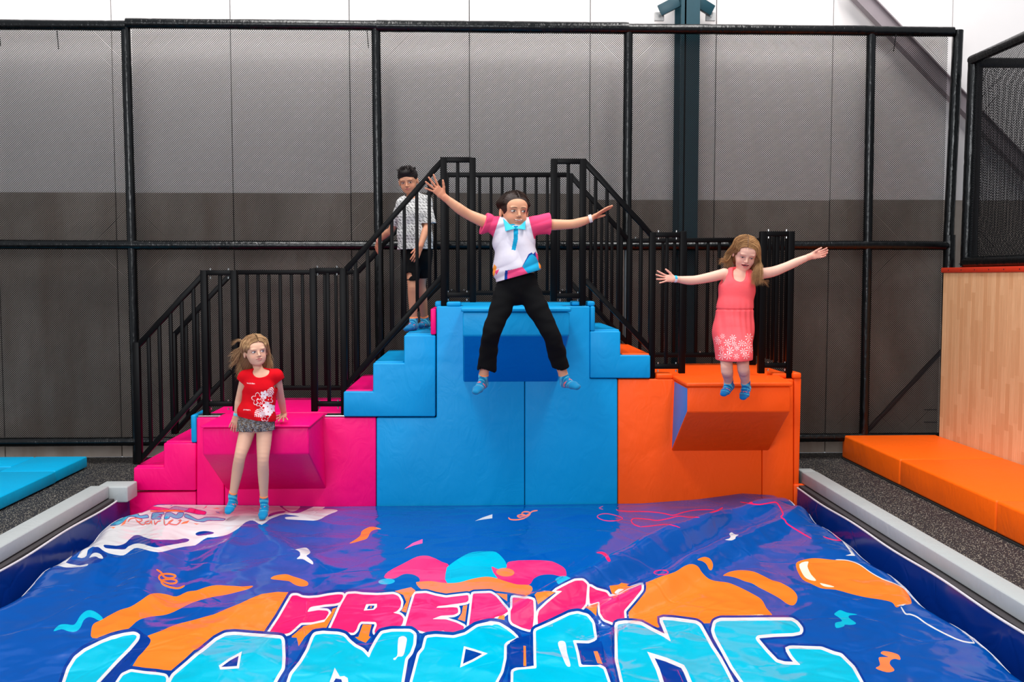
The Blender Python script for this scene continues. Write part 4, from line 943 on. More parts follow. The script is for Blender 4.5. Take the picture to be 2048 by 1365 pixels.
def field(prims, h, lo=None, hi=None, disp=None, cuts=()):
    l0, h0 = bounds(prims); lo = l0 if lo is None else np.maximum(lo, l0); hi = h0 if hi is None else np.minimum(hi, h0)
    g = Grid(lo, hi, h)
    for p in prims:
        m = max(p['ra'] + p['rb']) + (p.get('c') or 0) + p['k'] + 2 * h
        a, b = g.region(np.minimum(p['a'], p['b']) - m, np.maximum(p['a'], p['b']) + m)
        if (b <= a).any(): continue
        sl = tuple(slice(a[i], b[i]) for i in range(3))
        X = g.ax[0][sl[0]][:, None, None].astype(np.float32); Y = g.ax[1][sl[1]][None, :, None].astype(np.float32); Z = g.ax[2][sl[2]][None, None, :].astype(np.float32)
        d = prim_dist(p, X, Y, Z).astype(np.float32); D = g.D[sl]; k = p['k']
        if p['neg']:
            d = -d; hh = np.clip(0.5 - 0.5 * (D - d) / k, 0, 1); g.D[sl] = D + (d - D) * hh + k * hh * (1 - hh)
        else:
            hh = np.clip(0.5 + 0.5 * (D - d) / k, 0, 1); g.D[sl] = D + (d - D) * hh - k * hh * (1 - hh)
    if disp is not None or cuts:
        X = g.ax[0][:, None, None]; Y = g.ax[1][None, :, None]; Z = g.ax[2][None, None, :]
        near = np.abs(g.D) < 0.02
        if disp is not None:
            ii = np.where(near); g.D[ii] += disp(g.ax[0][ii[0]], g.ax[1][ii[1]], g.ax[2][ii[2]]).astype(np.float32)
        for ct in cuts:      # keep the side the normal does NOT point to; optional third value limits the cut to a ball
            n = _v(ct[1]); n = n / np.linalg.norm(n); p = _v(ct[0])
            pl_ = ((X - p[0]) * n[0] + (Y - p[1]) * n[1] + (Z - p[2]) * n[2]).astype(np.float32)
            if len(ct) > 2:
                far = (X - p[0]) ** 2 + (Y - p[1]) ** 2 + (Z - p[2]) ** 2 > ct[2] ** 2
                g.D = np.where(far, g.D, np.maximum(g.D, pl_)).astype(np.float32)
            else: g.D = np.maximum(g.D, pl_)
    g.D[0] = g.D[-1] = 0.05; g.D[:, 0] = g.D[:, -1] = 0.05; g.D[:, :, 0] = g.D[:, :, -1] = 0.05
    return g
def surface(g, smooth=2):
    D = g.D; S = D < 0; nx, ny, nz = D.shape
    cs = np.zeros((nx - 1, ny - 1, nz - 1), np.int8)
    for i in (0, 1):
        for j in (0, 1):
            for k in (0, 1): cs += S[i:nx - 1 + i, j:ny - 1 + j, k:nz - 1 + k]
    act = (cs > 0) & (cs < 8); idx = np.argwhere(act)
    if not len(idx): return np.zeros((0, 3)), np.zeros((0, 4), int)
    idm = np.full(act.shape, -1, np.int32); idm[act] = np.arange(len(idx))
    c = {}
    for i in (0, 1):
        for j in (0, 1):
            for k in (0, 1): c[i, j, k] = D[idx[:, 0] + i, idx[:, 1] + j, idx[:, 2] + k]
    acc = np.zeros((len(idx), 3)); cnt = np.zeros(len(idx))
    for ax in range(3):
        for s in (0, 1):
            for t in (0, 1):
                p = [s, t]; p.insert(ax, 0); q = [s, t]; q.insert(ax, 1)
                d0, d1 = c[tuple(p)], c[tuple(q)]; m = (d0 < 0) != (d1 < 0); f = np.where(m, d0 / np.where(m, d0 - d1, 1), 0)
                w = np.array(p, float)[None, :].repeat(len(idx), 0); w[:, ax] = f; acc += np.where(m[:, None], w, 0); cnt += m
    V = g.lo + (idx + acc / cnt[:, None]) * g.h
    F = []
    for ax in range(3):
        o = [0, 1, 2]; o.remove(ax); a, b = o
        sl0 = [slice(None)] * 3; sl1 = [slice(None)] * 3; sl0[ax] = slice(0, -1); sl1[ax] = slice(1, None)
        s0, s1 = S[tuple(sl0)], S[tuple(sl1)]; e = np.argwhere(s0 != s1)
        ok = (e[:, a] > 0) & (e[:, b] > 0) & (e[:, a] < D.shape[a] - 1) & (e[:, b] < D.shape[b] - 1); e = e[ok]
        pos = s0[e[:, 0], e[:, 1], e[:, 2]]
        def cid(da, db):
            q = e.copy(); q[:, a] -= da; q[:, b] -= db; return idm[q[:, 0], q[:, 1], q[:, 2]]
        quad = np.stack([cid(1, 1), cid(0, 1), cid(0, 0), cid(1, 0)], 1)
        flip = pos if ax != 1 else ~pos
        quad[~flip] = quad[~flip][:, ::-1]; F.append(quad)
    F = np.concatenate(F); F = F[(F >= 0).all(1)]
    for _ in range(smooth):
        s = np.zeros_like(V); n = np.zeros(len(V))
        for i in range(4):
            np.add.at(s, F[:, i], V[F[:, (i + 1) % 4]]); np.add.at(n, F[:, i], 1)
            np.add.at(s, F[:, i], V[F[:, (i - 1) % 4]]); np.add.at(n, F[:, i], 1)
        V = V * 0.5 + 0.5 * s / np.maximum(n, 1)[:, None]
    return V, F
def cut_mesh(V, F, keep):
    """keep faces whose centre satisfies keep()"""
    m = keep(V[F].mean(1)); F = F[m]; used = np.unique(F); re = np.full(len(V), -1); re[used] = np.arange(len(used)); return V[used], re[F]
def merge(parts):
    Vs, Fs, o = [], [], 0
    for V, F in parts: Vs.append(V); Fs.append(F + o); o += len(V)
    return np.concatenate(Vs), np.concatenate(Fs)
def sm(x, a, b):
    t = np.clip((x - a) / (b - a), 0, 1); return t * t * (3 - 2 * t)
def C3(rgb): return np.array(lin(rgb)[:3])
def mixc(base, col, m): return base * (1 - m[:, None]) + col[None, :] * m[:, None]
def frame(fwd, up):
    f = Vector(fwd).normalized(); r = f.cross(Vector(up)).normalized(); u = r.cross(f); return r, f, u   # r = to the person's RIGHT
class Head:
    """local axes: r (person's right), f (face forward), u (up); unit = metres at 0.215 m head height, times s"""
    def __init__(s, c, fwd, up, sc_=1.0, smile=0.0, mouth_open=0.0, gaze=(0, 0), lids=0.0, skin=(214, 166, 140), brow=(110, 80, 60), iris=(70, 90, 110), lip=(196, 96, 92), lidc=(200, 150, 130)):
        s.c = Vector(c); s.r, s.f, s.u = frame(fwd, up); s.s = sc_; s.k = dict(smile=smile, mo=mouth_open, gaze=gaze, lids=lids, skin=skin, brow=brow, iris=iris, lip=lip, lidc=lidc)
    def g(s, x, y, z): return s.c + (s.r * x + s.f * y + s.u * z) * s.s
    def E(s, x, y, z, rx, ry, rz, k=0.01, neg=False):
        p = s.g(x, y, z); S = s.s
        # ellipsoid: u axis = r, w axis ~ up via tiny segment
        return T(p - s.u * 1e-5 * 50, p + s.u * 1e-5 * 50, (rx * S, ry * S), None, s.r, k, neg, rz * S)
    def prims(s):
        E = s.E; k = s.k; o = k['mo']; S = s.s
        L = [E(0, -0.012, 0.022, 0.074, 0.088, 0.080), E(0, 0.014, -0.030, 0.058, 0.064, 0.060, 0.03), E(0, 0.030, 0.030, 0.062, 0.052, 0.050, 0.02),
             E(0, 0.050, -0.076 - o * 0.6, 0.020, 0.020, 0.017, 0.03), E(0.032, 0.048, -0.038, 0.022, 0.022, 0.022, 0.02), E(-0.032, 0.048, -0.038, 0.022, 0.022, 0.022, 0.02),
             E(0.027, 0.022, -0.066 - o * .4, 0.016, 0.028, 0.015, 0.03), E(-0.027, 0.022, -0.066 - o * .4, 0.016, 0.028, 0.015, 0.03),
             E(0.026, 0.074, 0.020, 0.020, 0.008, 0.006, 0.012), E(-0.026, 0.074, 0.020, 0.020, 0.008, 0.006, 0.012)]
        for q in (1, -1): L.append(E(q * 0.030, 0.088, 0.002, 0.015, 0.012, 0.009, 0.010, True))
        for q in (1, -1): L.append(E(q * 0.029, 0.0655, 0.002, 0.0135, 0.0125, 0.0115, 0.003))
        L += [T(s.g(0, 0.079, 0.004), s.g(0, 0.0925, -0.022), (0.0065 * S), (0.0090 * S), None, 0.009), E(0.0085, 0.0845, -0.0265, 0.0065, 0.0075, 0.0055, 0.004), E(-0.0085, 0.0845, -0.0265, 0.0065, 0.0075, 0.0055, 0.004)]
        w = 0.020 + 0.004 * k['smile'] + o * .3; zz = -0.0475
        L += [E(0, 0.0765, zz + 0.0015, w, 0.008, 0.0045, 0.006), E(0, 0.0755, zz - 0.008 - o, w * .8, 0.009, 0.0052, 0.006)]
        if o > 0: L.append(E(0, 0.085, zz - 0.003 - o * .5, w * .72, 0.018, 0.003 + o * .55, 0.003, True))
        for q in (1, -1):
            L += [E(q * 0.077, -0.010, -0.008, 0.008, 0.015, 0.028, 0.004), E(q * 0.086, -0.010, -0.004, 0.006, 0.009, 0.018, 0.003, True)]
        return L
    def local(s, V):
        d = V - np.array(s.c); return d @ np.array(s.r) / s.s, d @ np.array(s.f) / s.s, d @ np.array(s.u) / s.s
    def paint(s, V, col):
        k = s.k; x, y, z = s.local(V); front = sm(y, 0.03, 0.045); head = (np.abs(x) < .12) & (np.abs(z) < .14) & (np.abs(y) < .14)
        c = col.copy(); o = k['mo']; ax = np.abs(x)
        def M(m): return m * front * head
        c = mixc(c, C3([min(255, k['skin'][0] * 1.0), k['skin'][1] * 0.80, k['skin'][2] * 0.78]), M(0.45 * np.exp(-(((ax - .038) / .016) ** 2 + ((z + .030) / .014) ** 2))))
        c = mixc(c, C3([k['skin'][0] * .80, k['skin'][1] * .66, k['skin'][2] * .62]), M(0.55 * np.exp(-(((ax - .030) / .019) ** 2 + ((z - .004) / .011) ** 2))))
        # nostrils, shade under nose
        c = mixc(c, C3((110, 50, 42)), M(0.8 * np.exp(-(((ax - .0065) / .0030) ** 2 + ((z + .0315) / .0022) ** 2))))
        # lips
        zz = -0.0475 + k['smile'] * 0.0065 * (ax / .029) ** 2; w = 0.023 + 0.005 * k['smile'] + o * .3
        up = sm(z - zz, 0.0065, 0.0045) * sm(z - zz, -0.001, 0.0) * (ax < w); e = 0.0055 * np.clip(1 - (ax / w) ** 2, 0, 1)
        lipm = ((z - zz < e) & (z - zz > -e * 1.6 - o) & (ax < w)).astype(float)
        c = mixc(c, C3(k['lip']), M(0.85 * lipm))
        gap = 0.0011 + o * 0.5 + 0.0022 * max(0, k['smile']); mid = zz - 0.001 - o * .5
        e2 = gap * np.clip(1 - (ax / (w * .92)) ** 2, 0, 1) ** 0.5
        c = mixc(c, C3((70, 18, 20)), M(((np.abs(z - mid) < np.maximum(e2, 0.0004)) & (ax < w * .95)).astype(float)))
        if k['smile'] > 0 or o > 0:
            tz = mid + e2 - (0.0016 if o == 0 else 0.0026); c = mixc(c, C3((236, 228, 218)), M(((np.abs(z - tz) < (0.0022 if o == 0 else 0.0026)) & (ax < w * (.72 if o == 0 else .5))).astype(float) * (np.abs(z - mid) < e2 + .0004)))
        # eyes
        gx, gz = k['gaze']; lo_ = 1 - k['lids']
        for q in (1, -1):
            dx = x - q * 0.030; dz = z - 0.0020; A = 0.0155; h1 = 0.0070 * (1 - (dx / A) ** 2) * lo_; h0 = 0.0052 * (1 - (dx / A) ** 2)
            ins = (np.abs(dx) < A) & (dz < h1) & (dz > -h0)
            c = mixc(c, C3((228, 220, 214)), M(ins.astype(float)))
            r2 = np.hypot(dx - gx, dz - gz); c = mixc(c, C3(k['iris']), M((ins & (r2 < 0.0068)).astype(float))); c = mixc(c, C3((12, 9, 9)), M((ins & (r2 < 0.0033)).astype(float)))
            c = mixc(c, C3((250, 250, 250)), M((ins & (np.hypot(dx - gx - .002, dz - gz - .002) < 0.0011)).astype(float)))
            lash = (np.abs(dx) < A * 1.06) & (np.abs(dz - h1) < (0.0014 if lo_ > .4 else 0.0017)); c = mixc(c, C3((40, 26, 22)), M(lash.astype(float) * 0.9))
            lowr = (np.abs(dx) < A) & (np.abs(dz + h0) < 0.0008); c = mixc(c, C3((130, 80, 70)), M(lowr.astype(float) * .6))
            bz = 0.0215 - 0.0035 * (dx * q / 0.02) ** 2 * (1 if True else 0) + 0.001; bm_ = (np.abs(dx - q * .001) < 0.0195) & (np.abs(z - bz) < 0.0024 * (1 - 0.6 * sm(dx * q, 0, .02)))
            c = mixc(c, C3(k['brow']), M(bm_.astype(float) * (.9 if sum(k['brow']) < 160 else .5)))
        return c
def hand(wr, d, n, side, L=0.150, spread=(14, 4, -5, -15), curl=(8, 8, 8, 10), thumb=(50, 12), pal=0.030, fr=0.0068, k=0.006):
    """wr wrist, d pointing direction, n palm normal, side = direction of the thumb"""
    wr = Vector(wr); d = Vector(d).normalized(); n = Vector(n); n = (n - d * n.dot(d)).normalized(); s = Vector(side); s = (s - d * s.dot(d) - n * s.dot(n)).normalized()
    out = []; pl = L * 0.52; kn = wr + d * pl
    out.append(T(wr - d * 0.01, wr + d * pl * .35, (pal * .66, pal * .52), (pal * .88, pal * .42), s, 0.012))
    out.append(T(wr + d * pl * .3 + s * pal * .05, kn - d * .012, (pal * .92, pal * .40), (pal * 1.0, pal * .33), s, 0.010))
    fl = (0.93, 1.0, 0.95, 0.76)
    for i in range(4):
        b = kn + s * pal * (0.78 - 0.52 * i) - d * (0.004 + 0.004 * (i == 3) + 0.002 * (i == 0)); a = R(spread[i]); dd = (d * math.cos(a) + s * math.sin(a)).normalized()
        ln = L * 0.50 * fl[i]; p = b; q = dd; r0 = fr * (0.86 if i == 3 else 1.0)
        for j, fr_ in enumerate((0.46, 0.31, 0.23)):
            ang = R(curl[i] * (0.6, 1.0, 0.8)[j]); q = (q * math.cos(ang) + n * math.sin(ang)).normalized(); e = p + q * ln * fr_
            out.append(T(p, e, r0 * (1.06 - .08 * j), r0 * (0.98 - .09 * j), None, 0.0035)); p = e
            nn = n
    a = R(thumb[0]); b = wr + d * pl * .28 + s * pal * .62; dd = (d * math.cos(a) + s * math.sin(a) + n * math.sin(R(thumb[1]))).normalized()
    e = b + dd * L * .20; out.append(T(b - dd * .01, e, fr * 1.75, fr * 1.22, None, 0.009)); dd2 = (dd * .9 + d * .35).normalized(); e2 = e + dd2 * L * .15; out.append(T(e, e2, fr * 1.2, fr * 1.1, None, 0.004)); out.append(T(e2, e2 + dd2 * L * .13, fr * 1.1, fr * .9, None, 0.004))
    return out
def foot(ankle, heel, ball, toe, w=0.030, h=0.018, r=0.026, k=0.02):
    ankle, heel, ball, toe = map(Vector, (ankle, heel, ball, toe)); side = (ball - heel).cross(ankle - heel).normalized()
    if side.length < .1: side = Vector((1, 0, 0))
    return [T(ankle, heel.lerp(ankle, .25), r, r * .95, None, k), T(heel, heel.lerp(ball, .5) + (ankle - heel) * .12, (r * .9, r * .85), (w * .85, r * .8), side, k), T(heel.lerp(ball, .4) + (ankle - heel) * .15, ball, (w * .85, r * .8), (w, h), side, k), T(ball, toe, (w, h), (w * .72, h * .72), side, .012),
            T(ankle, heel.lerp(ball, .55) + (ankle - heel) * .25, r * .9, r * .6, None, k)]
def strands(name, parent, guides, rgb, rgb2, n_per=1, rad=0.0022, jit=0.006, seed=1, taper=0.3, flat=1.0):
    """each guide = list of points; thin tapered three-sided locks"""
    rr = np.random.default_rng(seed); Vs, Fs, Cs = [], [], []; base = 0; c1, c2 = C3(rgb), C3(rgb2)
    for gd in guides:
        for _ in range(n_per):
            off = rr.normal(0, jit, 3); off2 = rr.normal(0, jit * 2.2, 3); sp = spline([tuple(p) for p in gd], False, 4); n = len(sp); cc = c1 + (c2 - c1) * rr.uniform(0, 1); r0 = rad * rr.uniform(.6, 1.3)
            pts_ = [np.array(p) + off * (0.3 + 0.7 * i / n) + off2 * (i / n) ** 2 for i, p in enumerate(sp)]
            for i, p in enumerate(pts_):
                t = pts_[min(i + 1, n - 1)] - pts_[max(i - 1, 0)]; t = t / (np.linalg.norm(t) + 1e-9); a = np.cross(t, [0.3, 1, 0.2]); a /= np.linalg.norm(a) + 1e-9; b = np.cross(t, a)
                f = i / (n - 1); r = r0 * (1 - (1 - taper * .3) * f ** 2) * (0.6 + 0.4 * min(1, f * 6))
                for q in range(3):
                    an = q * 2.094; Vs.append(p + (a * math.cos(an) + b * math.sin(an) * flat) * r); Cs.append(cc * (0.85 + 0.15 * math.sin(f * 5 + base)))
            for i in range(n - 1):
                for q in range(3): Fs.append((base + i * 3 + q, base + i * 3 + (q + 1) % 3, base + i * 3 + 3 + (q + 1) % 3, base + i * 3 + 3 + q))
            base += n * 3
    return Vs, Fs, Cs
def build_body(parent, name, prims, head, hands, skin, h=0.0042, hh=0.0019, hd=0.0023, extra=None):
    allp = prims + head.prims()
    for hp in hands: allp += hp
    parts = []; hc = np.array(head.c); nk = hc + np.array(-head.u) * 0.100 * head.s - np.array(head.f) * .01; ax = np.array(head.u)
    up = lambda P_: ((P_ - nk) @ ax > 0) & (np.linalg.norm(P_ - hc, axis=1) < 0.17)
    g = field(allp, h); V, F = surface(g, 1)
    hb = []
    for hp in hands: lo, hi = bounds(hp, 0.004); hb.append((lo, hi))
    def inh(P_):
        m = np.zeros(len(P_), bool)
        for lo, hi in hb: m |= ((P_ > lo) & (P_ < hi)).all(1)
        return m
    parts.append(cut_mesh(V, F, lambda P_: ~up(P_) & ~inh(P_)))
    g = field(allp, hh, hc - .15, hc + .15); V, F = surface(g, 1); parts.append(cut_mesh(V, F, lambda P_: up(P_ - ax * -0.002)))
    for lo, hi in hb:
        g = field(allp, hd, lo - .006, hi + .006); V, F = surface(g, 1); parts.append(cut_mesh(V, F, lambda P_, lo=lo, hi=hi: ((P_ > lo - .002) & (P_ < hi + .002)).all(1)))
    V, F = merge(parts)
    base = C3(skin); n = vn3(V, 9) * .5 + .5; col = base[None, :] * (0.97 + 0.05 * n[:, None])
    for lo, hi in hb:
        m = ((V > lo) & (V < hi)).all(1); col[m] = col[m] * np.array([1.0, .86, .84])
    if extra: col = extra(V, col)
    col = head.paint(V, col)
    return np_mesh(name, V, F, 'skin', parent, None, np.clip(col, 0, 1))
def vn3(V, s):
    x, y, z = V[:, 0] * s, V[:, 1] * s, V[:, 2] * s
    return (np.sin(x * 1.1 + 1.7 * np.sin(y * .9 + z)) + np.sin(y * 1.3 + 1.5 * np.sin(z * 1.1 + x * .7)) + np.sin(z * 1.2 + 1.6 * np.sin(x * .8 - y))) / 3
def cloth(parent, name, prims, colf, h=0.0042, disp=None, cuts=(), mat='cloth', smooth=1):
    g = field(prims, h, disp=disp, cuts=cuts); V, F = surface(g, smooth); return np_mesh(name, V, F, mat, parent, None, np.clip(colf(V), 0, 1))
def solid(rgb, var=0.04):
    c = C3(rgb)
    return lambda V: c[None, :] * (1 - var + var * (vn3(V, 14)[:, None]))
def toPX(V):
    M = np.array(CR.transposed()); d = (V - np.array(CAM)) @ M.T; return 1024 - FPX * d[:, 0] / d[:, 2], 682.5 + FPX * d[:, 1] / d[:, 2]
def pip(x, y, q):
    wn = np.zeros(len(x), int); m = len(q)
    for i in range(m):
        x1, y1 = q[i]; x2, y2 = q[(i + 1) % m]; cr = (x2 - x1) * (y - y1) - (y2 - y1) * (x - x1)
        wn += ((y1 <= y) & (y2 > y) & (cr > 0)).astype(int) - ((y1 > y) & (y2 <= y) & (cr < 0)).astype(int)
    return wn != 0
def sock_pair(parent, feet, cuffs, blue=(0, 120, 170)):
    """feet = list of prim lists; cuffs = list of (cuff centre, direction up the leg)"""
    for fp, (cc, up) in zip(feet, cuffs):
        upn = np.array(Vector(up).normalized()); cc = np.array(cc)
        fp = fp + [T(fp[0]['a'], cc + upn * .015, fp[0]['ra'][0] * 1.03, fp[0]['ra'][0] * 1.12, None, .01)]
        toe = fp[3]['b']; ax2 = (cc - toe) / np.linalg.norm(cc - toe)
        def cf(V, cc=cc, upn=upn, ax2=ax2):
            t = (V - cc) @ ax2; tu = (V - cc) @ upn; dd = np.linalg.norm(V - cc, axis=1); c = np.tile(C3(blue), (len(V), 1)) * (0.94 + .06 * vn3(V, 40)[:, None])
            c = mixc(c, C3((80, 190, 215)), ((np.abs(t + 0.036) < 0.007) | (np.abs(t + 0.060) < 0.0022) | (np.abs(t + .105) < .002)).astype(float) * .8)
            c = mixc(c, C3((240, 90, 90)), ((np.abs(t + 0.082 + 0.004 * np.sin(V[:, 0] * 300)) < 0.006) & (vn3(V, 130) > 0.12)).astype(float))
            c = mixc(c, C3((245, 140, 85)), ((tu > -0.011) & (dd < .05)).astype(float)); return c
        cloth(parent, 'sock', [grow(p, 0.0035) for p in fp], cf, 0.0034, None, [(cc, upn, .08)], 'knit')
def wrist_band(parent, name, wr, d, r, wdt, rgb, rgb2=None):
    d = Vector(d).normalized(); a = Vector(wr) - d * wdt / 2; b = Vector(wr) + d * wdt / 2
    g = field([T(a, b, r, r, None, .003), T(a - d * .05, b + d * .05, r - .0045, r - .0045, None, .002, True)], 0.002, cuts=[(b, d), (a, -d)]); V, F = surface(g, 1)
    c = np.tile(C3(rgb), (len(V), 1))
    if rgb2: c = mixc(c, C3(rgb2), (((V - np.array(wr)) @ np.array((0, 0, 1.0))) < 0).astype(float))
    return np_mesh(name, V, F, 'cloth', parent, None, c)
_surf0 = surface
def surface(g, smooth=2):
    V, F = _surf0(g, smooth)
    if len(F):
        a, b, c = V[F[:, 0]], V[F[:, 1]], V[F[:, 2]]
        if np.einsum('ij,ij->i', a, np.cross(b, c)).sum() < 0: F = F[:, ::-1].copy()
    return V, F
def vm(v): return np.array([v.x, v.y, v.z])
def fold_disp(amp, sx, sz, seed=0, z0=None, z1=None):
    def f(X, Y, Z):
        n = np.sin(X * sx + 1.5 * np.sin(Z * sz + seed) + seed) * np.sin(Z * sz * .7 + 1.2 * np.sin(X * sx * .6 + seed * 2) + Y * 9)
        m = 1.0 if z0 is None else sm(Z, z0, z1)
        return amp * n * m
    return f
J = P
def person(px, py, Y, label):
    return thing('person', J(px, py, Y), label, 'person', None)

# ---------------------------------------------------------------- girl jumping in the centre
Yg = 6.7; q = 1 / 298.0
G = person(1034, 790, Yg, 'girl in white shirt with pink sleeves and black flared trousers, leaping in the centre')
hd = Head(J(1028.5, 423.5, Yg), (0.30, -1, -0.06), (0.02, 0, 1), 1.19, smile=1.0, gaze=(-0.0028, 0), lids=0.15, skin=(206, 150, 118), brow=(52, 34, 28), iris=(52, 32, 24), lip=(190, 84, 84))
shL, shR = J(998, 455, Yg), J(1065, 452, Yg); elL, elR = J(938, 430, 6.66), J(1140, 449, 6.74); wrL, wrR = J(888, 394, 6.60), J(1182, 437.5, 6.72)
torso = chain([J(1028, 466, Yg), J(1030, 490, Yg), J(1033, 530, Yg), J(1034, 566, Yg), J(1034, 584, Yg)], [(.105, .07), (.115, .085), (.100, .078), (.118, .09), (.105, .085)], (1, 0, 0), .03)
neck = [T(J(1029, 440, Yg + .02), J(1028, 466, Yg + .02), .036, .042, None, .02), T(J(1028, 460, Yg + .01), shL, .035, .036, None, .03), T(J(1028, 460, Yg + .01), shR, .035, .036, None, .03)]
arms = limb([shL, J(970, 444, 6.68), elL, J(916, 416, 6.63), wrL], [.042, .041, .034, .033, .0215], None, .012) + limb([shR, J(1100, 450, 6.72), elR, J(1160, 445, 6.73), wrR], [.042, .038, .031, .030, .0205], None, .012)
kL, kR = J(984, 662, 6.58), J(1102, 668, 6.6); aL, aR = J(967, 752, 6.70), J(1127, 752, 6.70)
legs = limb([J(1014, 580, Yg), kL, J(976, 700, 6.66), aL], [.066, .046, .044, .029], None, .02) + limb([J(1053, 578, Yg), kR, J(1114, 705, 6.66), aR], [.066, .046, .044, .029], None, .02)
ftL = foot(aL, J(968, 770, 6.75), J(956, 779, 6.62), J(951, 785, 6.585)); ftR = foot(aR, J(1129, 769, 6.74), J(1146, 771, 6.62), J(1155, 775, 6.585))
hL = hand(wrL, J(862, 368, 6.56) - wrL, (0.1, -1, 0.1), J(896, 376, 6.58) - wrL, 0.165, (22, 7, -7, -24), (4, 4, 6, 8), (48, 14), .031, .0070)
hR = hand(wrR, J(1226, 409, 6.74) - wrR, (0.5, -0.25, -0.8), (0.0, 1, -.2), 0.172, (6, 2, -3, -8), (2, 3, 4, 5), (20, 20), .029, .0068)
build_body(G, 'body', torso + neck + arms + legs + ftL + ftR, hd, [hL, hR], (204, 146, 114))
# trousers
def dark(V): return np.tile(C3((9, 9, 11)), (len(V), 1)) * (0.9 + 0.25 * vn3(V, 25)[:, None])
pan = [T(J(1034, 548, Yg), J(1034, 572, Yg), (.112, .088), (.130, .100), (1, 0, 0), .02)] + chain([J(1015, 578, Yg), J(1002, 616, 6.64), kL, J(978, 700, 6.64), J(973, 742, 6.68)], [.076, .068, .053, .056, .064], None, .02) + chain([J(1053, 576, Yg), J(1076, 620, 6.65), kR, J(1112, 702, 6.65), J(1123, 742, 6.68)], [.076, .066, .053, .056, .058], None, .02)
hemn = [(J(973, 741.5, 6.68), J(973, 742, 6.68) - J(978, 700, 6.64), .12), (J(1122, 737, 6.68), J(1123, 742, 6.68) - J(1112, 702, 6.65), .12)]
pan = [grow(p, .010) for p in torso[3:] + legs[:8] + legs[12:20]] + pan + [T(J(973, 728, 6.67), J(973, 760, 6.68), .054, .06, None, .004, True), T(J(1119, 726, 6.67), J(1126, 756, 6.68), .048, .054, None, .004, True)]
cloth(G, 'trousers', pan, dark, .0045, fold_disp(.004, 26, 38, 1.0), hemn + [(J(1034, 546, Yg), (0, 0, 1))])
# polo shirt
seamL = [(1001, 430), (985, 478), (900, 480), (900, 400), (1001, 400)]; seamR = [(1056, 430), (1068, 478), (1150, 480), (1150, 400), (1056, 400)]
def shirt_g(V):
    x, y = toPX(V); c = np.tile(C3((212, 206, 216)), (len(V), 1)) * (.98 + .02 * vn3(V, 20)[:, None]); ft = V[:, 1] < Yg
    def a(poly, rgb, f=True):
        nonlocal c
        m = pip(x, y, poly) & (ft if f else True); c = mixc(c, C3(rgb), m.astype(float))
    K = lambda p: [(840 + u / 2.9675, 340 + v / 2.9675) for u, v in p]
    a(K([(598, 590), (645, 500), (662, 490), (672, 500), (686, 485), (715, 540), (715, 600), (640, 632), (500, 660), (505, 598), (560, 590)]), (20, 60, 140))
    a(K([(608, 574), (650, 508), (668, 500), (690, 520), (715, 560), (712, 595), (640, 618)]), (30, 160, 205)); a(K([(520, 600), (608, 576), (642, 618), (600, 650), (518, 660)]), (222, 72, 120))
    a(K([(684, 488), (720, 520), (720, 560), (702, 545), (690, 520)]), (222, 72, 120)); a(K([(702, 545), (720, 555), (720, 585), (708, 585)]), (245, 140, 50))
    a(K([(430, 630), (430, 590), (440, 560), (455, 575), (450, 600), (440, 632)]), (245, 150, 60)); a(K([(445, 600), (470, 590), (462, 612), (450, 625)]), (222, 72, 120))
    a(seamL, (215, 66, 108), False); a(seamR, (215, 66, 108), False)
    a([(1027.5, 452), (1036.5, 452), (1036, 478), (1031, 501), (1023, 500), (1027, 478)], (20, 150, 190))
    return c
st_ = chain([J(1028, 462, Yg), J(1029, 485, Yg), J(1032, 520, Yg), J(1034, 544, Yg), J(1034, 556, Yg)], [(.112, .08), (.132, .10), (.142, .115), (.150, .125), (.130, .11)], (1, 0, 0), .03)
st_ += [T(J(1028, 460, Yg), J(998, 452, Yg), .045, .052, None, .03), T(J(1028, 460, Yg), J(1066, 450, Yg), .045, .052, None, .03), T(J(1000, 453, Yg), J(966, 446, 6.68), .056, .068, None, .02), T(J(1064, 451, Yg), J(1098, 449, 6.72), .056, .070, None, .02)]
st_ += [T(J(1028, 432, 6.68), J(1028, 458, 6.68), .05, .046, None, .008, True)]
st_ = [grow(p, .010) for p in torso[:4] + neck[1:]] + st_
cutn = [(J(967, 446, 6.68), J(940, 430, 6.66) - J(998, 452, Yg), .13), (J(1099, 449, 6.72), J(1140, 449, 6.74) - J(1066, 450, Yg), .13), (J(1034, 556, Yg), J(1034, 600, Yg) - J(1020, 553, Yg) + Vector((0.02, 0, -0.3)))]
def wr_g(X, Y, Z):
    xc = J(1031, 500, Yg).x; m = .5 + .5 * np.sin(X * 17 + 1.3) * np.sin(Z * 19 + .4)
    r1 = 1 - 2 * np.abs(np.sin(13 * (Z * 1.0 + .7 * np.abs(X - xc)) + 1.6 * np.sin(X * 16 + 2))); r2 = 1 - 2 * np.abs(np.sin(21 * (Z * .8 - X * .9) + 1.8 * np.sin(Z * 21)))
    return .0100 * r1 * m + .0060 * r2 * (1 - m)
cutn[2] = (J(1034, 553, Yg), (0.28, 0, -1.0))
cloth(G, 'polo_shirt', st_, shirt_g, .0028, wr_g, cutn)
cloth(G, 'collar', [T(J(1029, 448, 6.69), J(1028, 458, 6.67), (.050, .050), (.060, .058), (1, 0, 0), .005), T(J(1029, 425, 6.69), J(1028, 453, 6.69), .041, .041, None, .003, True)], solid((50, 165, 198)), .003, None, [(J(1029, 445, 6.69), (.1, .5, 1)), (J(1028, 459, 6.67), (0, 0, -1))])
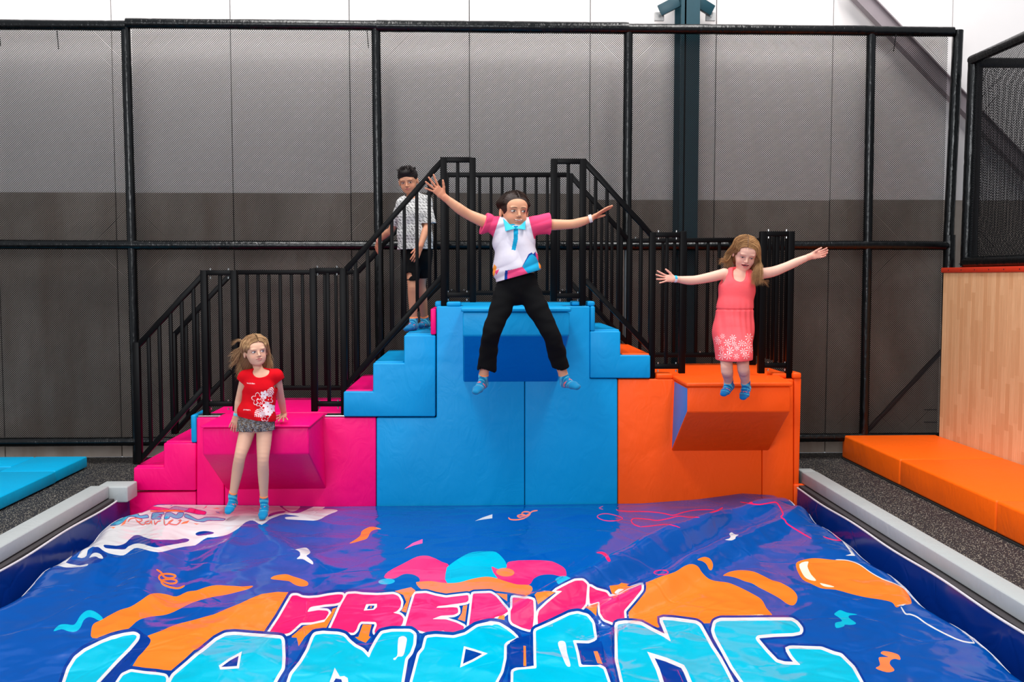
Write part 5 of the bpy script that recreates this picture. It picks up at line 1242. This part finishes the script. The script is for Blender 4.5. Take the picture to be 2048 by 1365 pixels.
for q4 in ([(1006, 437, 6.645), (1011, 463, 6.575), (1031.5, 457, 6.560), (1020, 449, 6.60)], [(1051, 441, 6.645), (1051, 460, 6.585), (1031.5, 457, 6.560), (1041, 451, 6.60)]):
    bm = bmesh.new(); fr_ = [bm.verts.new(J(*v)) for v in q4]; bk_ = [bm.verts.new(J(*v) + Vector((0, .012, 0))) for v in q4]
    bm.faces.new(fr_); bm.faces.new(bk_[::-1])
    for i in range(4): bm.faces.new((fr_[i], bk_[i], bk_[(i + 1) % 4], fr_[(i + 1) % 4]))
    bmesh.ops.recalc_face_normals(bm, faces=bm.faces[:]); bmesh.ops.bevel(bm, geom=bm.edges[:], offset=.003, segments=2, profile=.5, affect='EDGES')
    o_ = from_bm('collar_flap', bm, 'cloth', G, True); at = o_.data.color_attributes.new('Col', 'FLOAT_COLOR', 'POINT')
    for d_ in at.data: d_.color = lin((62, 180, 208))
# hair pulled back
E_ = hd.E
hp = [E_(0, -0.016, 0.028, .084, .094, .086), E_(0, -.07, -.03, .05, .05, .05, .03), E_(0, -.10, -.05, .04, .035, .04, .02),
      E_(0, .088, -.034, .060, .056, .094, .010, True), E_(.086, .004, -.022, .020, .030, .034, .006, True), E_(-.086, .004, -.022, .020, .030, .034, .006, True), E_(0, .02, -.11, .07, .08, .05, .01, True)]
def sidefall(hd, n, sd, tail, rr, part=0.0, out=.004, ylo=-.095, yhi=.078, sweep=.018):
    L = []
    for _ in range(n):
        y0 = rr.uniform(ylo, yhi); r = max(.26, 1 - ((y0 + .018) / .102) ** 2) ** .5; pts = []
        for th in (.06, .55, 1.05, 1.6):
            j = rr.normal(0, .0022); x = part * (1 - th / 1.6) + sd * (.086 + out + j) * r ** .6 * math.sin(th); z = .030 + (.086 + out + j) * r * math.cos(th)
            pts.append(hd.g(x, y0 - sweep * math.sin(th) * max(0, (y0 + .05) / .11), z))
        L.append(pts + tail(y0, rr))
    return L
def hair_disp(hd, am=.0022, fr=34):
    def f(X, Y, Z):
        V = np.stack([X, Y, Z], -1); x, y, z = hd.local(V); an = np.arctan2(z - .02, np.abs(x) + .001); return am * .5 * (.35 * np.sin(an * fr + 2 * np.sin(y * 60)) + .3 * np.sin(an * 61 + 3 * np.sin(y * 45) + x * 200))
    return f
def hair_col(hd, c1, c2, fr=30):
    def f(V):
        x, y, z = hd.local(V); an = np.arctan2(z - .02, np.abs(x) + .001); n = np.clip(.5 + .22 * np.sin(an * 47 + 3 * np.sin(y * 40) + x * 90) + .22 * np.sin(an * 113 + x * 260 + 2 * np.sin(y * 70)) + .15 * np.sin(z * 300 + x * 500), 0, 1); return C3(c1)[None] * (1 - n[:, None]) + C3(c2)[None] * n[:, None]
    return f
cloth(G, 'hair', hp, hair_col(hd, (26, 15, 12), (48, 30, 24)), .0024, hair_disp(hd, .0012), (), 'hair')
rr = np.random.default_rng(3)
def tl(y0, rr): return [hd.g(.0, -.085 + rr.uniform(-.02, .02), -.03 + rr.uniform(-.03, .02)), hd.g(0, -.12, -.05 + rr.uniform(-.03, .03))]
gd = sidefall(hd, 170, 1, tl, rr, -.008, .001, yhi=.064, sweep=.03) + sidefall(hd, 170, -1, tl, rr, -.008, .001, yhi=.064, sweep=.03)
V_, F_, Cc = strands('s', None, gd, (30, 17, 13), (64, 42, 32), 2, .0011, .0018, 5)
np_mesh('loose_hair', np.array(V_), np.array(F_), 'hair', G, None, np.array(Cc))
sock_pair(G, [ftL, ftR], [(J(968.5, 746, 6.70), kL - aL), (J(1124.5, 742, 6.70), kR - aR)])
wrist_band(G, 'wristband', J(1181, 437.5, 6.72), elR - wrR, .027, .022, (220, 214, 208))

# ---------------------------------------------------------------- girl jumping on the right
Yd = 6.95
D_ = person(1468, 797, Yd, 'girl in coral sleeveless dress with arms out, mid-jump off the orange ledge')
hd = Head(J(1491, 508, Yd), (-0.12, -1, -0.42), (0.14, 0, 1), 1.04, mouth_open=0.010, gaze=(0, -.002), lids=0.72, skin=(224, 176, 156), brow=(170, 125, 100), iris=(90, 90, 90), lip=(205, 95, 95))
shL, shR = J(1448, 548, Yd + .02), J(1513, 549, Yd + .02); elL, elR = J(1394, 560, 6.95), J(1572, 534, 6.93); wrL, wrR = J(1351, 558.5, 6.92), J(1621, 513, 6.90)
torso = chain([J(1478, 558, Yd + .02), J(1474, 580, Yd + .01), J(1469, 618, Yd), J(1466, 650, Yd), J(1467, 668, Yd)], [(.095, .065), (.108, .08), (.098, .078), (.115, .09), (.10, .085)], (1, 0, 0), .03)
neck = [T(J(1483, 536, Yd + .03), J(1479, 560, Yd + .03), .036, .042, None, .02), T(J(1479, 556, Yd + .02), shL, .032, .034, None, .03), T(J(1479, 556, Yd + .02), shR, .032, .034, None, .03)]
arms = limb([shL, J(1424, 554, Yd), elL, J(1375, 561, 6.94), wrL], [.038, .035, .031, .030, .020], None, .012) + limb([shR, J(1545, 544, Yd), elR, J(1592, 525, 6.92), wrR], [.040, .036, .031, .029, .020], None, .012)
kL, kR = J(1453.5, 735, 6.83), J(1486, 731, 6.82); aL, aR = J(1457, 763, 6.99), J(1491, 765, 6.97)
legs = limb([J(1451, 665, Yd), kL, kL.lerp(aL, .4), aL], [.052, .041, .040, .028], None, .02) + limb([J(1484, 665, Yd), kR, kR.lerp(aR, .4), aR], [.052, .041, .040, .028], None, .02)
ftL = foot(aL, J(1461, 774, 7.05), J(1451, 784, 6.94), J(1447, 789, 6.90)); ftR = foot(aR, J(1494, 777, 7.04), J(1489, 790, 6.94), J(1486, 796, 6.90))
hL = hand(wrL, J(1311, 555, 6.90) - wrL, (0.1, -1, 0.3), (0.1, -.1, 1), 0.148, (20, 6, -8, -22), (6, 8, 8, 8), (46, 14), .027, .0063)
hR = hand(wrR, J(1650, 507, 6.88) - wrR, (0.2, -1, 0.25), (-.2, -.2, 1), 0.145, (6, 2, -2, -6), (46, 52, 58, 62), (24, 40), .027, .0066)
def knees(V, c):
    for p in (kL, kR):
        d = np.linalg.norm(V - vm(p) - np.array([0, -.035, 0]), axis=1); c = c * (1 - .16 * np.exp(-(d / .035) ** 2))[:, None] ** np.array([0.6, 1, .9])
    m = np.linalg.norm(V - vm(hd.g(.052, .072, .020)), axis=1); return mixc(c, C3((196, 100, 92)), 0.6 * np.exp(-(m / .007) ** 2))
build_body(D_, 'body', torso + neck + arms + legs + ftL + ftR, hd, [hL, hR], (222, 170, 150), extra=knees)
dr = chain([J(1477, 556, Yd + .02), J(1474, 576, Yd + .01), J(1470, 614, Yd), J(1467, 664, Yd), J(1467, 722, Yd - .06)], [(.090, .075), (.116, .09), (.118, .096), (.138, .132), (.121, .195)], (1, 0, 0), .03)
dr += [T(J(1461, 541, Yd + .01), J(1463, 566, Yd - .04), .017, .03, None, .02), T(J(1500, 544, Yd + .01), J(1496, 568, Yd - .04), .017, .03, None, .02)]
dr += [T(J(1483, 515, Yd - .02), J(1481, 548, Yd - .07), (.060, .08), (.054, .06), (1, 0, 0), .008, True), T(J(1437, 540, Yd + .02), J(1438, 556, Yd), .052, .048, None, .008, True), T(J(1529, 545, Yd + .02), J(1524, 566, Yd - .01), .058, .050, None, .008, True),
       T(J(1467, 730, Yd - .06), J(1467, 760, Yd - .06), (.098, .14), (.10, .14), (1, 0, 0), .004, True, .03)]
dr = [grow(p, .009) for p in torso] + dr
star = [(1445, 673), (1466, 676), (1498, 675), (1437, 684), (1455, 686), (1468, 688), (1483, 687), (1496, 690), (1443, 698), (1460, 701), (1474, 696), (1487, 703), (1444, 712), (1473, 714), (1492, 712), (1434, 678), (1500, 700), (1456, 712)]
def dress_c(V):
    x, y = toPX(V); c = np.tile(C3((244, 92, 98)), (len(V), 1)) * (.97 + .03 * vn3(V, 18)[:, None]); w = np.zeros(len(V))
    for i, (sx, sy) in enumerate(star):
        R0 = 5.2 + (i * 7 % 5) * .7; d = np.hypot(x - sx, y - sy); an = np.arctan2(y - sy, x - sx) + i; w = np.maximum(w, (d < R0) * (np.abs(np.sin(an * 3.5)) < .42) * 1.0)
    return mixc(c, C3((248, 216, 214)), w * .85)
def wr_d(X, Y, Z):
    zw = J(1470, 619, Yd).z; gath = sm(Z, zw - .30, zw - .02) * (Z < zw) + sm(Z, zw + .10, zw) * (Z >= zw) * .5
    return 0.0055 * np.sin(X * 150 + 8 * Y) * gath * .55 + .004 * np.sin(X * 36 + 20 * Z) * sm(Z, zw, zw - .1) + 0.006 * np.exp(-((Z - zw) / .006) ** 2)
cloth(D_, 'dress', dr, dress_c, .0027, wr_d, [(J(1467, 718, Yd), (0.03, 0, -1))])
E_ = hd.E
hp = [E_(0, -0.018, 0.030, .085, .096, .086), E_(-.072, .0, -.055, .026, .045, .085, .03), E_(.055, -.045, -.035, .026, .04, .055, .03), E_(0, -.07, -.06, .06, .035, .09, .03),
      E_(0, .085, -.036, .060, .056, .092, .010, True), E_(0.02, .06, -.12, .06, .07, .06, .01, True)]
cap_shade = ((92, 60, 36), (122, 84, 52))  # cap browner than the blonde strands: shadow between them painted in
cloth(D_, 'hair', hp, hair_col(hd, *cap_shade), .0026, hair_disp(hd, .0022), (), 'hair')
rr = np.random.default_rng(11)
def tR(y0, rr):
    f = (y0 + .095) / .16; a = rr.uniform(-1, 1); return [hd.g(-.094 - rr.uniform(0, .012), .03 * f - .01, -.04), J(1517 + 6 * a, 538, Yd - .085 + .03 * rr.uniform(0, 1)), J(1513 + 10 * a + rr.uniform(-3, 3), 562 + rr.uniform(-14, 10), Yd - .115 + rr.uniform(0, .03))]
def tL(y0, rr):
    f = rr.uniform(0, 1); return [hd.g(.094 + .02 * f, -.03 - .03 * f, -.02 - .03 * f), J(1456 + rr.uniform(-9, 10), 529 + rr.uniform(-12, 9), Yd + .05)]
gd = sidefall(hd, 300, -1, tR, rr, .010) + sidefall(hd, 220, 1, tL, rr, .010)
for i in range(10): gd.append([hd.g(.08, -.02, -.0), J(1456, 521, Yd + .03), J(1446 + rr.uniform(-3, 3), 522 + rr.uniform(-6, 4), Yd + .02), J(1434 + rr.uniform(-2, 8), 520 + rr.uniform(-4, 12), Yd)])
for i in range(12): gd.append([J(1512, 552, Yd), J(1522, 562, Yd), J(1532 + rr.uniform(-4, 4), 560 + rr.uniform(0, 8), Yd), J(1536 + rr.uniform(-6, 3), 568 + rr.uniform(-5, 5), Yd)])
V_, F_, Cc = strands('s', None, gd, (130, 84, 50), (216, 168, 114), 4, .0011, .0035, 6)
np_mesh('loose_hair', np.array(V_), np.array(F_), 'hair', D_, None, np.array(Cc))
sock_pair(D_, [ftL, ftR], [(J(1458, 757, 6.965), kL - aL), (J(1491, 759, 6.945), kR - aR)], (0, 100, 165))
wrist_band(D_, 'wristband', J(1350.5, 558.5, 6.92), elL - wrL, .0245, .018, (60, 170, 205), (214, 210, 214))

# ---------------------------------------------------------------- girl leaning on the pink ledge
Yr = 7.07
G2 = person(510, 1035, 7.1, 'girl in red flower-print t-shirt and dark patterned shorts, leaning on the pink ledge')
hd = Head(J(511, 703.5, Yr - .01), (0.50, -1, 0.02), (-0.12, 0, 1), 1.0, gaze=(-0.004, 0.0008), skin=(218, 172, 148), brow=(176, 140, 112), iris=(72, 84, 96), lip=(200, 112, 108))
shL, shR = J(490, 754, Yr), J(553, 751, Yr); elL, elR = J(479, 797, 7.12), J(561, 794, 7.20); wrL, wrR = J(473, 831, 7.135), J(568, 829, 7.33)
torso = chain([J(521, 758, Yr), J(520, 776, Yr), J(517, 806, Yr), J(513, 838, Yr), J(512, 843, Yr)], [(.092, .06), (.098, .072), (.088, .07), (.112, .085), (.105, .08)], (1, 0, 0), .03)
neck = [T(J(513, 726, Yr + .02), J(520, 752, Yr + .01), .031, .036, None, .02), T(J(520, 750, Yr), shL, .030, .032, None, .03), T(J(520, 750, Yr), shR, .030, .032, None, .03)]
arms = limb([shL, elL, elL.lerp(wrL, .35), wrL], [.033, .027, .0265, .0185], None, .012) + limb([shR, elR, elR.lerp(wrR, .35), wrR], [.033, .027, .0265, .0185], None, .012)
kL, kR = J(480, 914, 7.00), J(526, 921, 7.02); aL, aR = J(465.5, 993, 7.13), J(528, 1002, 7.13)
legs = limb([J(497, 855, Yr), kL.lerp(J(497, 855, Yr), .5), kL, kL.lerp(aL, .35), aL], [.056, .050, .0395, .0385, .025], None, .008) + limb([J(529, 858, Yr), kR.lerp(J(529, 858, Yr), .5), kR, kR.lerp(aR, .35), aR], [.056, .050, .0395, .0385, .025], None, .008)
ftL = foot(aL, J(468, 1008, 7.16), J(459, 1019, 7.07), J(456, 1025, 7.04), .029, .017, .024); ftR = foot(aR, J(530, 1017, 7.16), J(526, 1030, 7.07), J(524.5, 1036, 7.04), .029, .017, .024)
hL = hand(wrL, J(465, 857, 7.13) - wrL, (0.15, 1, 0.1), (1, 0, 0.1), 0.125, (10, 3, -4, -12), (10, 12, 14, 14), (30, 10), .025, .0058)
hR = hand(wrR, (0.0, -0.93, -0.22), (0, -.15, -1), (-1, 0, 0), 0.130, (30, 10, -10, -30), (4, 4, 4, 4), (55, 0), .026, .0060)
build_body(G2, 'body', torso + neck + arms + legs + ftL + ftR, hd, [hL, hR], (214, 166, 140))
def shorts_c(V):
    x, y, z = V[:, 0], V[:, 1], V[:, 2]; c = np.tile(C3((56, 58, 70)), (len(V), 1))
    r_ = np.random.default_rng(5); n = np.sin(x * 430 + 3 * np.sin(z * 260)) * np.sin(z * 470 + 2.5 * np.sin(x * 310)); c = mixc(c, C3((206, 200, 190)), (n > .55) * .9); return mixc(c, C3((190, 150, 90)), (n < -.72) * .8)
sh = [T(J(513, 832, Yr), J(512, 848, Yr), (.118, .09), (.124, .098), (1, 0, 0), .02), T(J(496, 846, Yr), J(491, 868, Yr - .005), .066, .066, None, .015), T(J(530, 848, Yr), J(529, 870, Yr - .005), .066, .068, None, .015),
      T(J(511, 876, Yr), J(512, 856, Yr), (.018, .16), (.005, .16), (1, 0, 0), .006, True, .01)]
sh = [grow(p, .011) for p in torso[3:] + legs[:2] + legs[16:18]] + sh
cloth(G2, 'shorts', sh, shorts_c, .0034, fold_disp(.0015, 40, 50, 2.0), [(J(512, 861, Yr), (0.02, 0, -1)), (J(512, 826, Yr), (0, 0, 1))])
def shirt_r(V):
    x, y = toPX(V); c = np.tile(C3((206, 8, 24)), (len(V), 1)) * (.96 + .04 * vn3(V, 18)[:, None]); ft = V[:, 1] < Yr
    K = lambda u, v: (440 + u / 6.206, 660 + v / 6.206); w = np.zeros(len(V), bool)
    def flower(u, v, r, solid_, ph=0):
        cx, cy = K(u, v); r = r / 6.206; d = np.hypot(x - cx, y - cy); an = np.arctan2(y - cy, x - cx) + ph; e = r * (.55 + .45 * np.abs(np.cos(an * 2.5))); return (d < e) & (d > r * .12) if solid_ else (np.abs(d - e) < .62) | (d < r * .12)
    for u, v, r, s_, ph in ((548, 805, 52, 1, 0), (470, 860, 78, 0, .4), (505, 905, 60, 0, 1.2), (600, 868, 58, 0, .8), (590, 955, 62, 1, .3), (640, 985, 58, 1, .9), (600, 1020, 56, 1, 1.5), (560, 1085, 55, 0, .2)): w |= flower(u, v, r, s_, ph)
    for (u0, v0), (u1, v1), wd in (((600, 835), (650, 715), 44), ((430, 1075), (540, 985), 52), ((500, 1090), (545, 1010), 40)):
        (ax_, ay_), (bx_, by_) = K(u0, v0), K(u1, v1); dx, dy = bx_ - ax_, by_ - ay_; L2 = dx * dx + dy * dy; t = ((x - ax_) * dx + (y - ay_) * dy) / L2; d = np.abs((x - ax_) * dy - (y - ay_) * dx) / L2 ** .5; w |= (t > 0) & (t < 1) & (d < wd / 6.206 * np.sin(np.clip(t, 0, 1) * 3.14) ** .7) & (np.sin(t * 34 + d * 1.1) > -.1)
    for u0, u1, v in ((335, 432, 664), (287, 382, 992)):
        a_, b_ = K(u0, v), K(u1, v); w |= (x > a_[0]) & (x < b_[0]) & (np.abs(y - a_[1] - (x - a_[0]) * .06 - .6 * np.sin(x * 2.3)) < .8) & (np.sin(x * 5.1) > -.6)
    return mixc(c, C3((236, 226, 226)), (w & ft).astype(float) * .92)
sr = chain([J(521, 757, Yr), J(520, 775, Yr), J(517, 803, Yr), J(513, 826, Yr), J(513, 840, Yr)], [(.098, .068), (.112, .086), (.106, .086), (.124, .10), (.118, .098)], (1, 0, 0), .03)
sr += [T(J(520, 752, Yr), J(489, 754, Yr), .033, .037, None, .03), T(J(520, 752, Yr), J(554, 752, Yr), .033, .037, None, .03), T(J(490, 753, Yr), J(484, 765, Yr + .01), .037, .044, None, .015), T(J(553, 751, Yr), J(559, 763, Yr + .02), .037, .044, None, .015),
       T(J(521, 718, Yr - .03), J(521, 738, Yr - .05), (.066, .08), (.064, .07), (1, 0, 0), .006, True)]
sr = [grow(p, .009) for p in torso[:4] + neck[1:]] + sr
cloth(G2, 't_shirt', sr, shirt_r, .0024, lambda X, Y, Z: .0035 * np.sin(Z * 50 + X * 42 + 2 * np.sin(X * 25)) * sm(Z, J(517, 800, Yr).z + .1, J(517, 830, Yr).z) + .0012 * np.sin(X * 60 + Z * 30),
      [(J(482, 763, Yr), (-.62, 0, -.78), .074), (J(562, 761, Yr), (.62, 0, -.78), .074), (J(513, 836.5, Yr), (-.18, 0, -1))])
E_ = hd.E
hp = [E_(0, -0.018, 0.028, .083, .096, .084), E_(0, -.075, -.03, .07, .05, .085, .03), E_(-.052, -.05, -.07, .035, .045, .075, .03), E_(.045, -.08, -.07, .05, .05, .08, .03),
      E_(0, .086, -.036, .061, .056, .094, .010, True), E_(.086, .006, -.020, .022, .026, .030, .006, True), E_(0.0, .05, -.13, .06, .07, .06, .01, True)]
cap_shade2 = ((88, 58, 38), (118, 82, 54))  # darkened cap colour stands in for shade beneath the loose blonde hair
cloth(G2, 'hair', hp, hair_col(hd, *cap_shade2), .0026, hair_disp(hd, .0022), (), 'hair')
rr = np.random.default_rng(21)
def tL(y0, rr):
    b = rr.uniform(0, 1); f = rr.uniform(0, 1); return [J(493 - 5 * f, 699 + 20 * b, Yr + .03), J(485 - 4 * f, 705 + 36 * b, Yr + .05), J(475 + 6 * b + rr.uniform(-8, 6), 706 + 52 * b + rr.uniform(-5, 5), Yr + .05)]
def tR(y0, rr): return [hd.g(-.088 - rr.uniform(0, .010), -.04 + rr.uniform(-.02, .02), -.05), J(540 + rr.uniform(-8, 4), 734 + rr.uniform(-10, 6), Yr + .05)]
gd = sidefall(hd, 330, 1, tL, rr, -.012) + sidefall(hd, 220, -1, tR, rr, -.012)
for i in range(26):
    b = rr.uniform(0, 1); gd.append([hd.g(.07, -.02, .05), J(482, 694 + 10 * b, Yr + .02), J(470 + rr.uniform(-3, 3), 700 + 26 * b, Yr + .02), J(458 + rr.uniform(-3, 8), 708 + 34 * b + rr.uniform(-6, 4), Yr + .0)])
for i in range(8):
    b = rr.uniform(0, 1); gd.append([hd.g(.03, -.02, .108), J(488, 683, Yr), J(474 + rr.uniform(-2, 2), 679 + 5 * b, Yr), J(463 + rr.uniform(-3, 3), 684 + 10 * b, Yr)])
V_, F_, Cc = strands('s', None, gd, (136, 94, 62), (226, 184, 136), 4, .0011, .004, 8)
np_mesh('loose_hair', np.array(V_), np.array(F_), 'hair', G2, None, np.array(Cc))
sock_pair(G2, [ftL, ftR], [(J(466.5, 984, 7.11), kL - aL), (J(527.5, 992, 7.11), kR - aR)], (0, 126, 176))
wrist_band(G2, 'wristband', J(473.5, 829, 7.135), elL - wrL, .0235, .020, (110, 200, 215))

# ---------------------------------------------------------------- boy on the steps
Yb = 8.34
B_ = person(835, 660, 8.4, 'boy in black and white patterned shirt and black shorts, standing on the blue steps')
hd = Head(J(816.5, 362.5, Yb - .02), (-0.12, -1, -0.30), (-0.10, 0, 1), 0.99, gaze=(-0.002, -.0015), lids=0.35, skin=(198, 144, 116), brow=(32, 22, 20), iris=(40, 26, 20), lip=(186, 104, 98))
shL, shR = J(806, 409, Yb), J(851, 404, Yb); elL, elR = J(784, 458, 8.52), J(855, 449, 8.28); wrL, wrR = J(757, 482, 8.76), J(841, 493, 8.18)
torso = chain([J(827, 408, Yb), J(829, 428, Yb), J(831, 470, Yb + .02), J(834, 505, Yb + .03), J(835, 520, Yb + .03)], [(.105, .07), (.115, .085), (.105, .08), (.112, .09), (.10, .08)], (1, 0, 0), .03)
neck = [T(J(820, 378, Yb + .01), J(827, 402, Yb), .036, .042, None, .02), T(J(827, 400, Yb), shL, .034, .036, None, .03), T(J(827, 400, Yb), shR, .034, .036, None, .03)]
arms = limb([shL, elL, elL.lerp(wrL, .35), wrL], [.036, .030, .030, .020], None, .012) + limb([shR, elR, elR.lerp(wrR, .35), wrR], [.036, .031, .030, .020], None, .012)
kL, kR = J(825, 567, 8.28), J(842, 567, 8.46); aL, aR = J(827.5, 640, 8.30), J(849, 638, 8.58)
legs = limb([J(824, 515, Yb + .03), kL, kL.lerp(aL, .35), aL], [.066, .042, .041, .028], None, .02) + limb([J(845, 515, Yb + .05), kR, kR.lerp(aR, .35), aR], [.066, .042, .041, .028], None, .02)
zs_ = P(840, 671, YF).z + .016
def onstep(px, py, h): p = PZ(px, py, zs_ + h); return p
ftL = foot(aL, J(829, 655, 8.30), J(819, 656.5, 8.22), J(813, 659, 8.17), .034, .020, .028); ftR = foot(aR, J(855, 650, 8.60), J(843, 651, 8.52), J(837.5, 652, 8.47), .034, .020, .028)
hL = hand(wrL, J(750, 510, 8.84) - wrL, (0.3, .6, -.3), (1, -0.3, .2), 0.145, (6, 2, -3, -8), (16, 18, 20, 22), (30, 20), .028, .0068)
hR = hand(wrR, J(829, 520, 8.14) - wrR, (-0.3, 1, 0.1), (-1, -.3, .2), 0.145, (5, 2, -3, -8), (14, 16, 18, 20), (28, 16), .028, .0068)
build_body(B_, 'body', torso + neck + arms + legs + ftL + ftR, hd, [hL, hR], (196, 138, 108))
bs = [T(J(833, 490, Yb + .02), J(834, 508, Yb + .03), (.122, .10), (.130, .108), (1, 0, 0), .02), T(J(823, 510, Yb + .02), J(822, 563, 8.30), .074, .064, None, .02), T(J(846, 510, Yb + .04), J(845, 563, 8.46), .074, .064, None, .02),
      T(J(822, 552, 8.3), J(822, 580, 8.3), .056, .058, None, .003, True), T(J(845, 552, 8.46), J(845, 580, 8.46), .056, .058, None, .003, True)]
bs = [grow(p, .010) for p in torso[3:] + legs[:4] + legs[12:16]] + bs
cloth(B_, 'shorts', bs, dark, .0045, fold_disp(.003, 30, 36, 1.7), [(J(834, 560, 8.3), (0, 0.12, -1)), (J(834, 485, Yb), (0, 0, 1))])
def shirt_b(V):
    x, y = toPX(V); c = np.tile(C3((202, 200, 198)), (len(V), 1)); row = np.floor((y - x * .05) / 6.2); ph = (y - x * .05) / 6.2 - row
    r1 = np.sin(row * 12.9898) * 43758.5453; r1 = r1 - np.floor(r1)
    f = .9 + r1 * .9; sgn = np.sin(x * f * 2.1 + row * 2) * np.sin(x * f * 1.3 + ph * 5 + row * 3 + r1 * 9) + .5 * np.sin(ph * 9 + x * 2.7)
    ink = (sgn > .16) & (ph > .2) & (ph < .88); line = (np.abs(ph - .08) < .07) & (np.sin(row * 5.3 + x * .06) > .3)
    return mixc(c, C3((28, 28, 32)), (ink | line).astype(float) * .9)
sb = chain([J(827, 406, Yb), J(829, 430, Yb), J(830, 470, Yb + .01), J(830, 500, Yb + .02)], [(.110, .08), (.134, .10), (.140, .115), (.146, .125)], (1, 0, 0), .03)
sb += [T(J(827, 401, Yb), shL, .042, .048, None, .03), T(J(827, 401, Yb), shR, .042, .048, None, .03), T(shL, J(794, 446, 8.46), .052, .062, None, .02), T(shR, J(857, 446, 8.30), .052, .064, None, .02),
       T(J(822, 376, Yb - .02), J(824, 396, Yb - .03), .056, .052, None, .008, True)]
sb = [grow(p, .010) for p in torso[:4] + neck[1:]] + sb
cloth(B_, 'patterned_shirt', sb, shirt_b, .0027, fold_disp(.004, 30, 24, .6), [(J(791, 450, 8.46), (-.5, .3, -.85), .10), (J(857, 447, 8.3), (0.03, 0, -1), .075), (J(829, 499, Yb), (0.02, 0, -1))])
E_ = hd.E
hp = [E_(0, -0.012, 0.044, .083, .094, .080), E_(0, .03, .085, .062, .060, .034, .02), E_(0, .092, -.042, .072, .060, .094, .008, True), E_(.086, .012, -.024, .026, .034, .034, .006, True), E_(-.086, .012, -.024, .026, .034, .034, .006, True), E_(0, -.02, -.11, .09, .12, .06, .01, True)]
cloth(B_, 'hair', hp, hair_col(hd, (16, 12, 12), (36, 28, 26)), .0026, hair_disp(hd, .003), (), 'hair')
gd = []; rr = np.random.default_rng(31)
for i in range(160):
    a = rr.uniform(-1, 1); b = rr.uniform(-.06, .07); h0 = hd.g(.062 * a, b, .105 - .03 * a * a); gd.append([h0, hd.g(.066 * a + rr.uniform(-.01, .01), b + .012, .122 - .03 * a * a), hd.g(.07 * a + rr.uniform(-.015, .015), b + .03, .132 - .03 * a * a + rr.uniform(-.012, .006))])
V_, F_, Cc = strands('s', None, gd, (16, 12, 12), (44, 34, 32), 2, .0016, .003, 9)
np_mesh('loose_hair', np.array(V_), np.array(F_), 'hair', B_, None, np.array(Cc))
sock_pair(B_, [ftL, ftR], [(J(827.3, 634, 8.30), kL - aL), (J(848.6, 632, 8.57), kR - aR)], (0, 112, 165))
wrist_band(B_, 'wristband', J(757.5, 481, 8.75), elL - wrL, .0235, .012, (214, 150, 140))
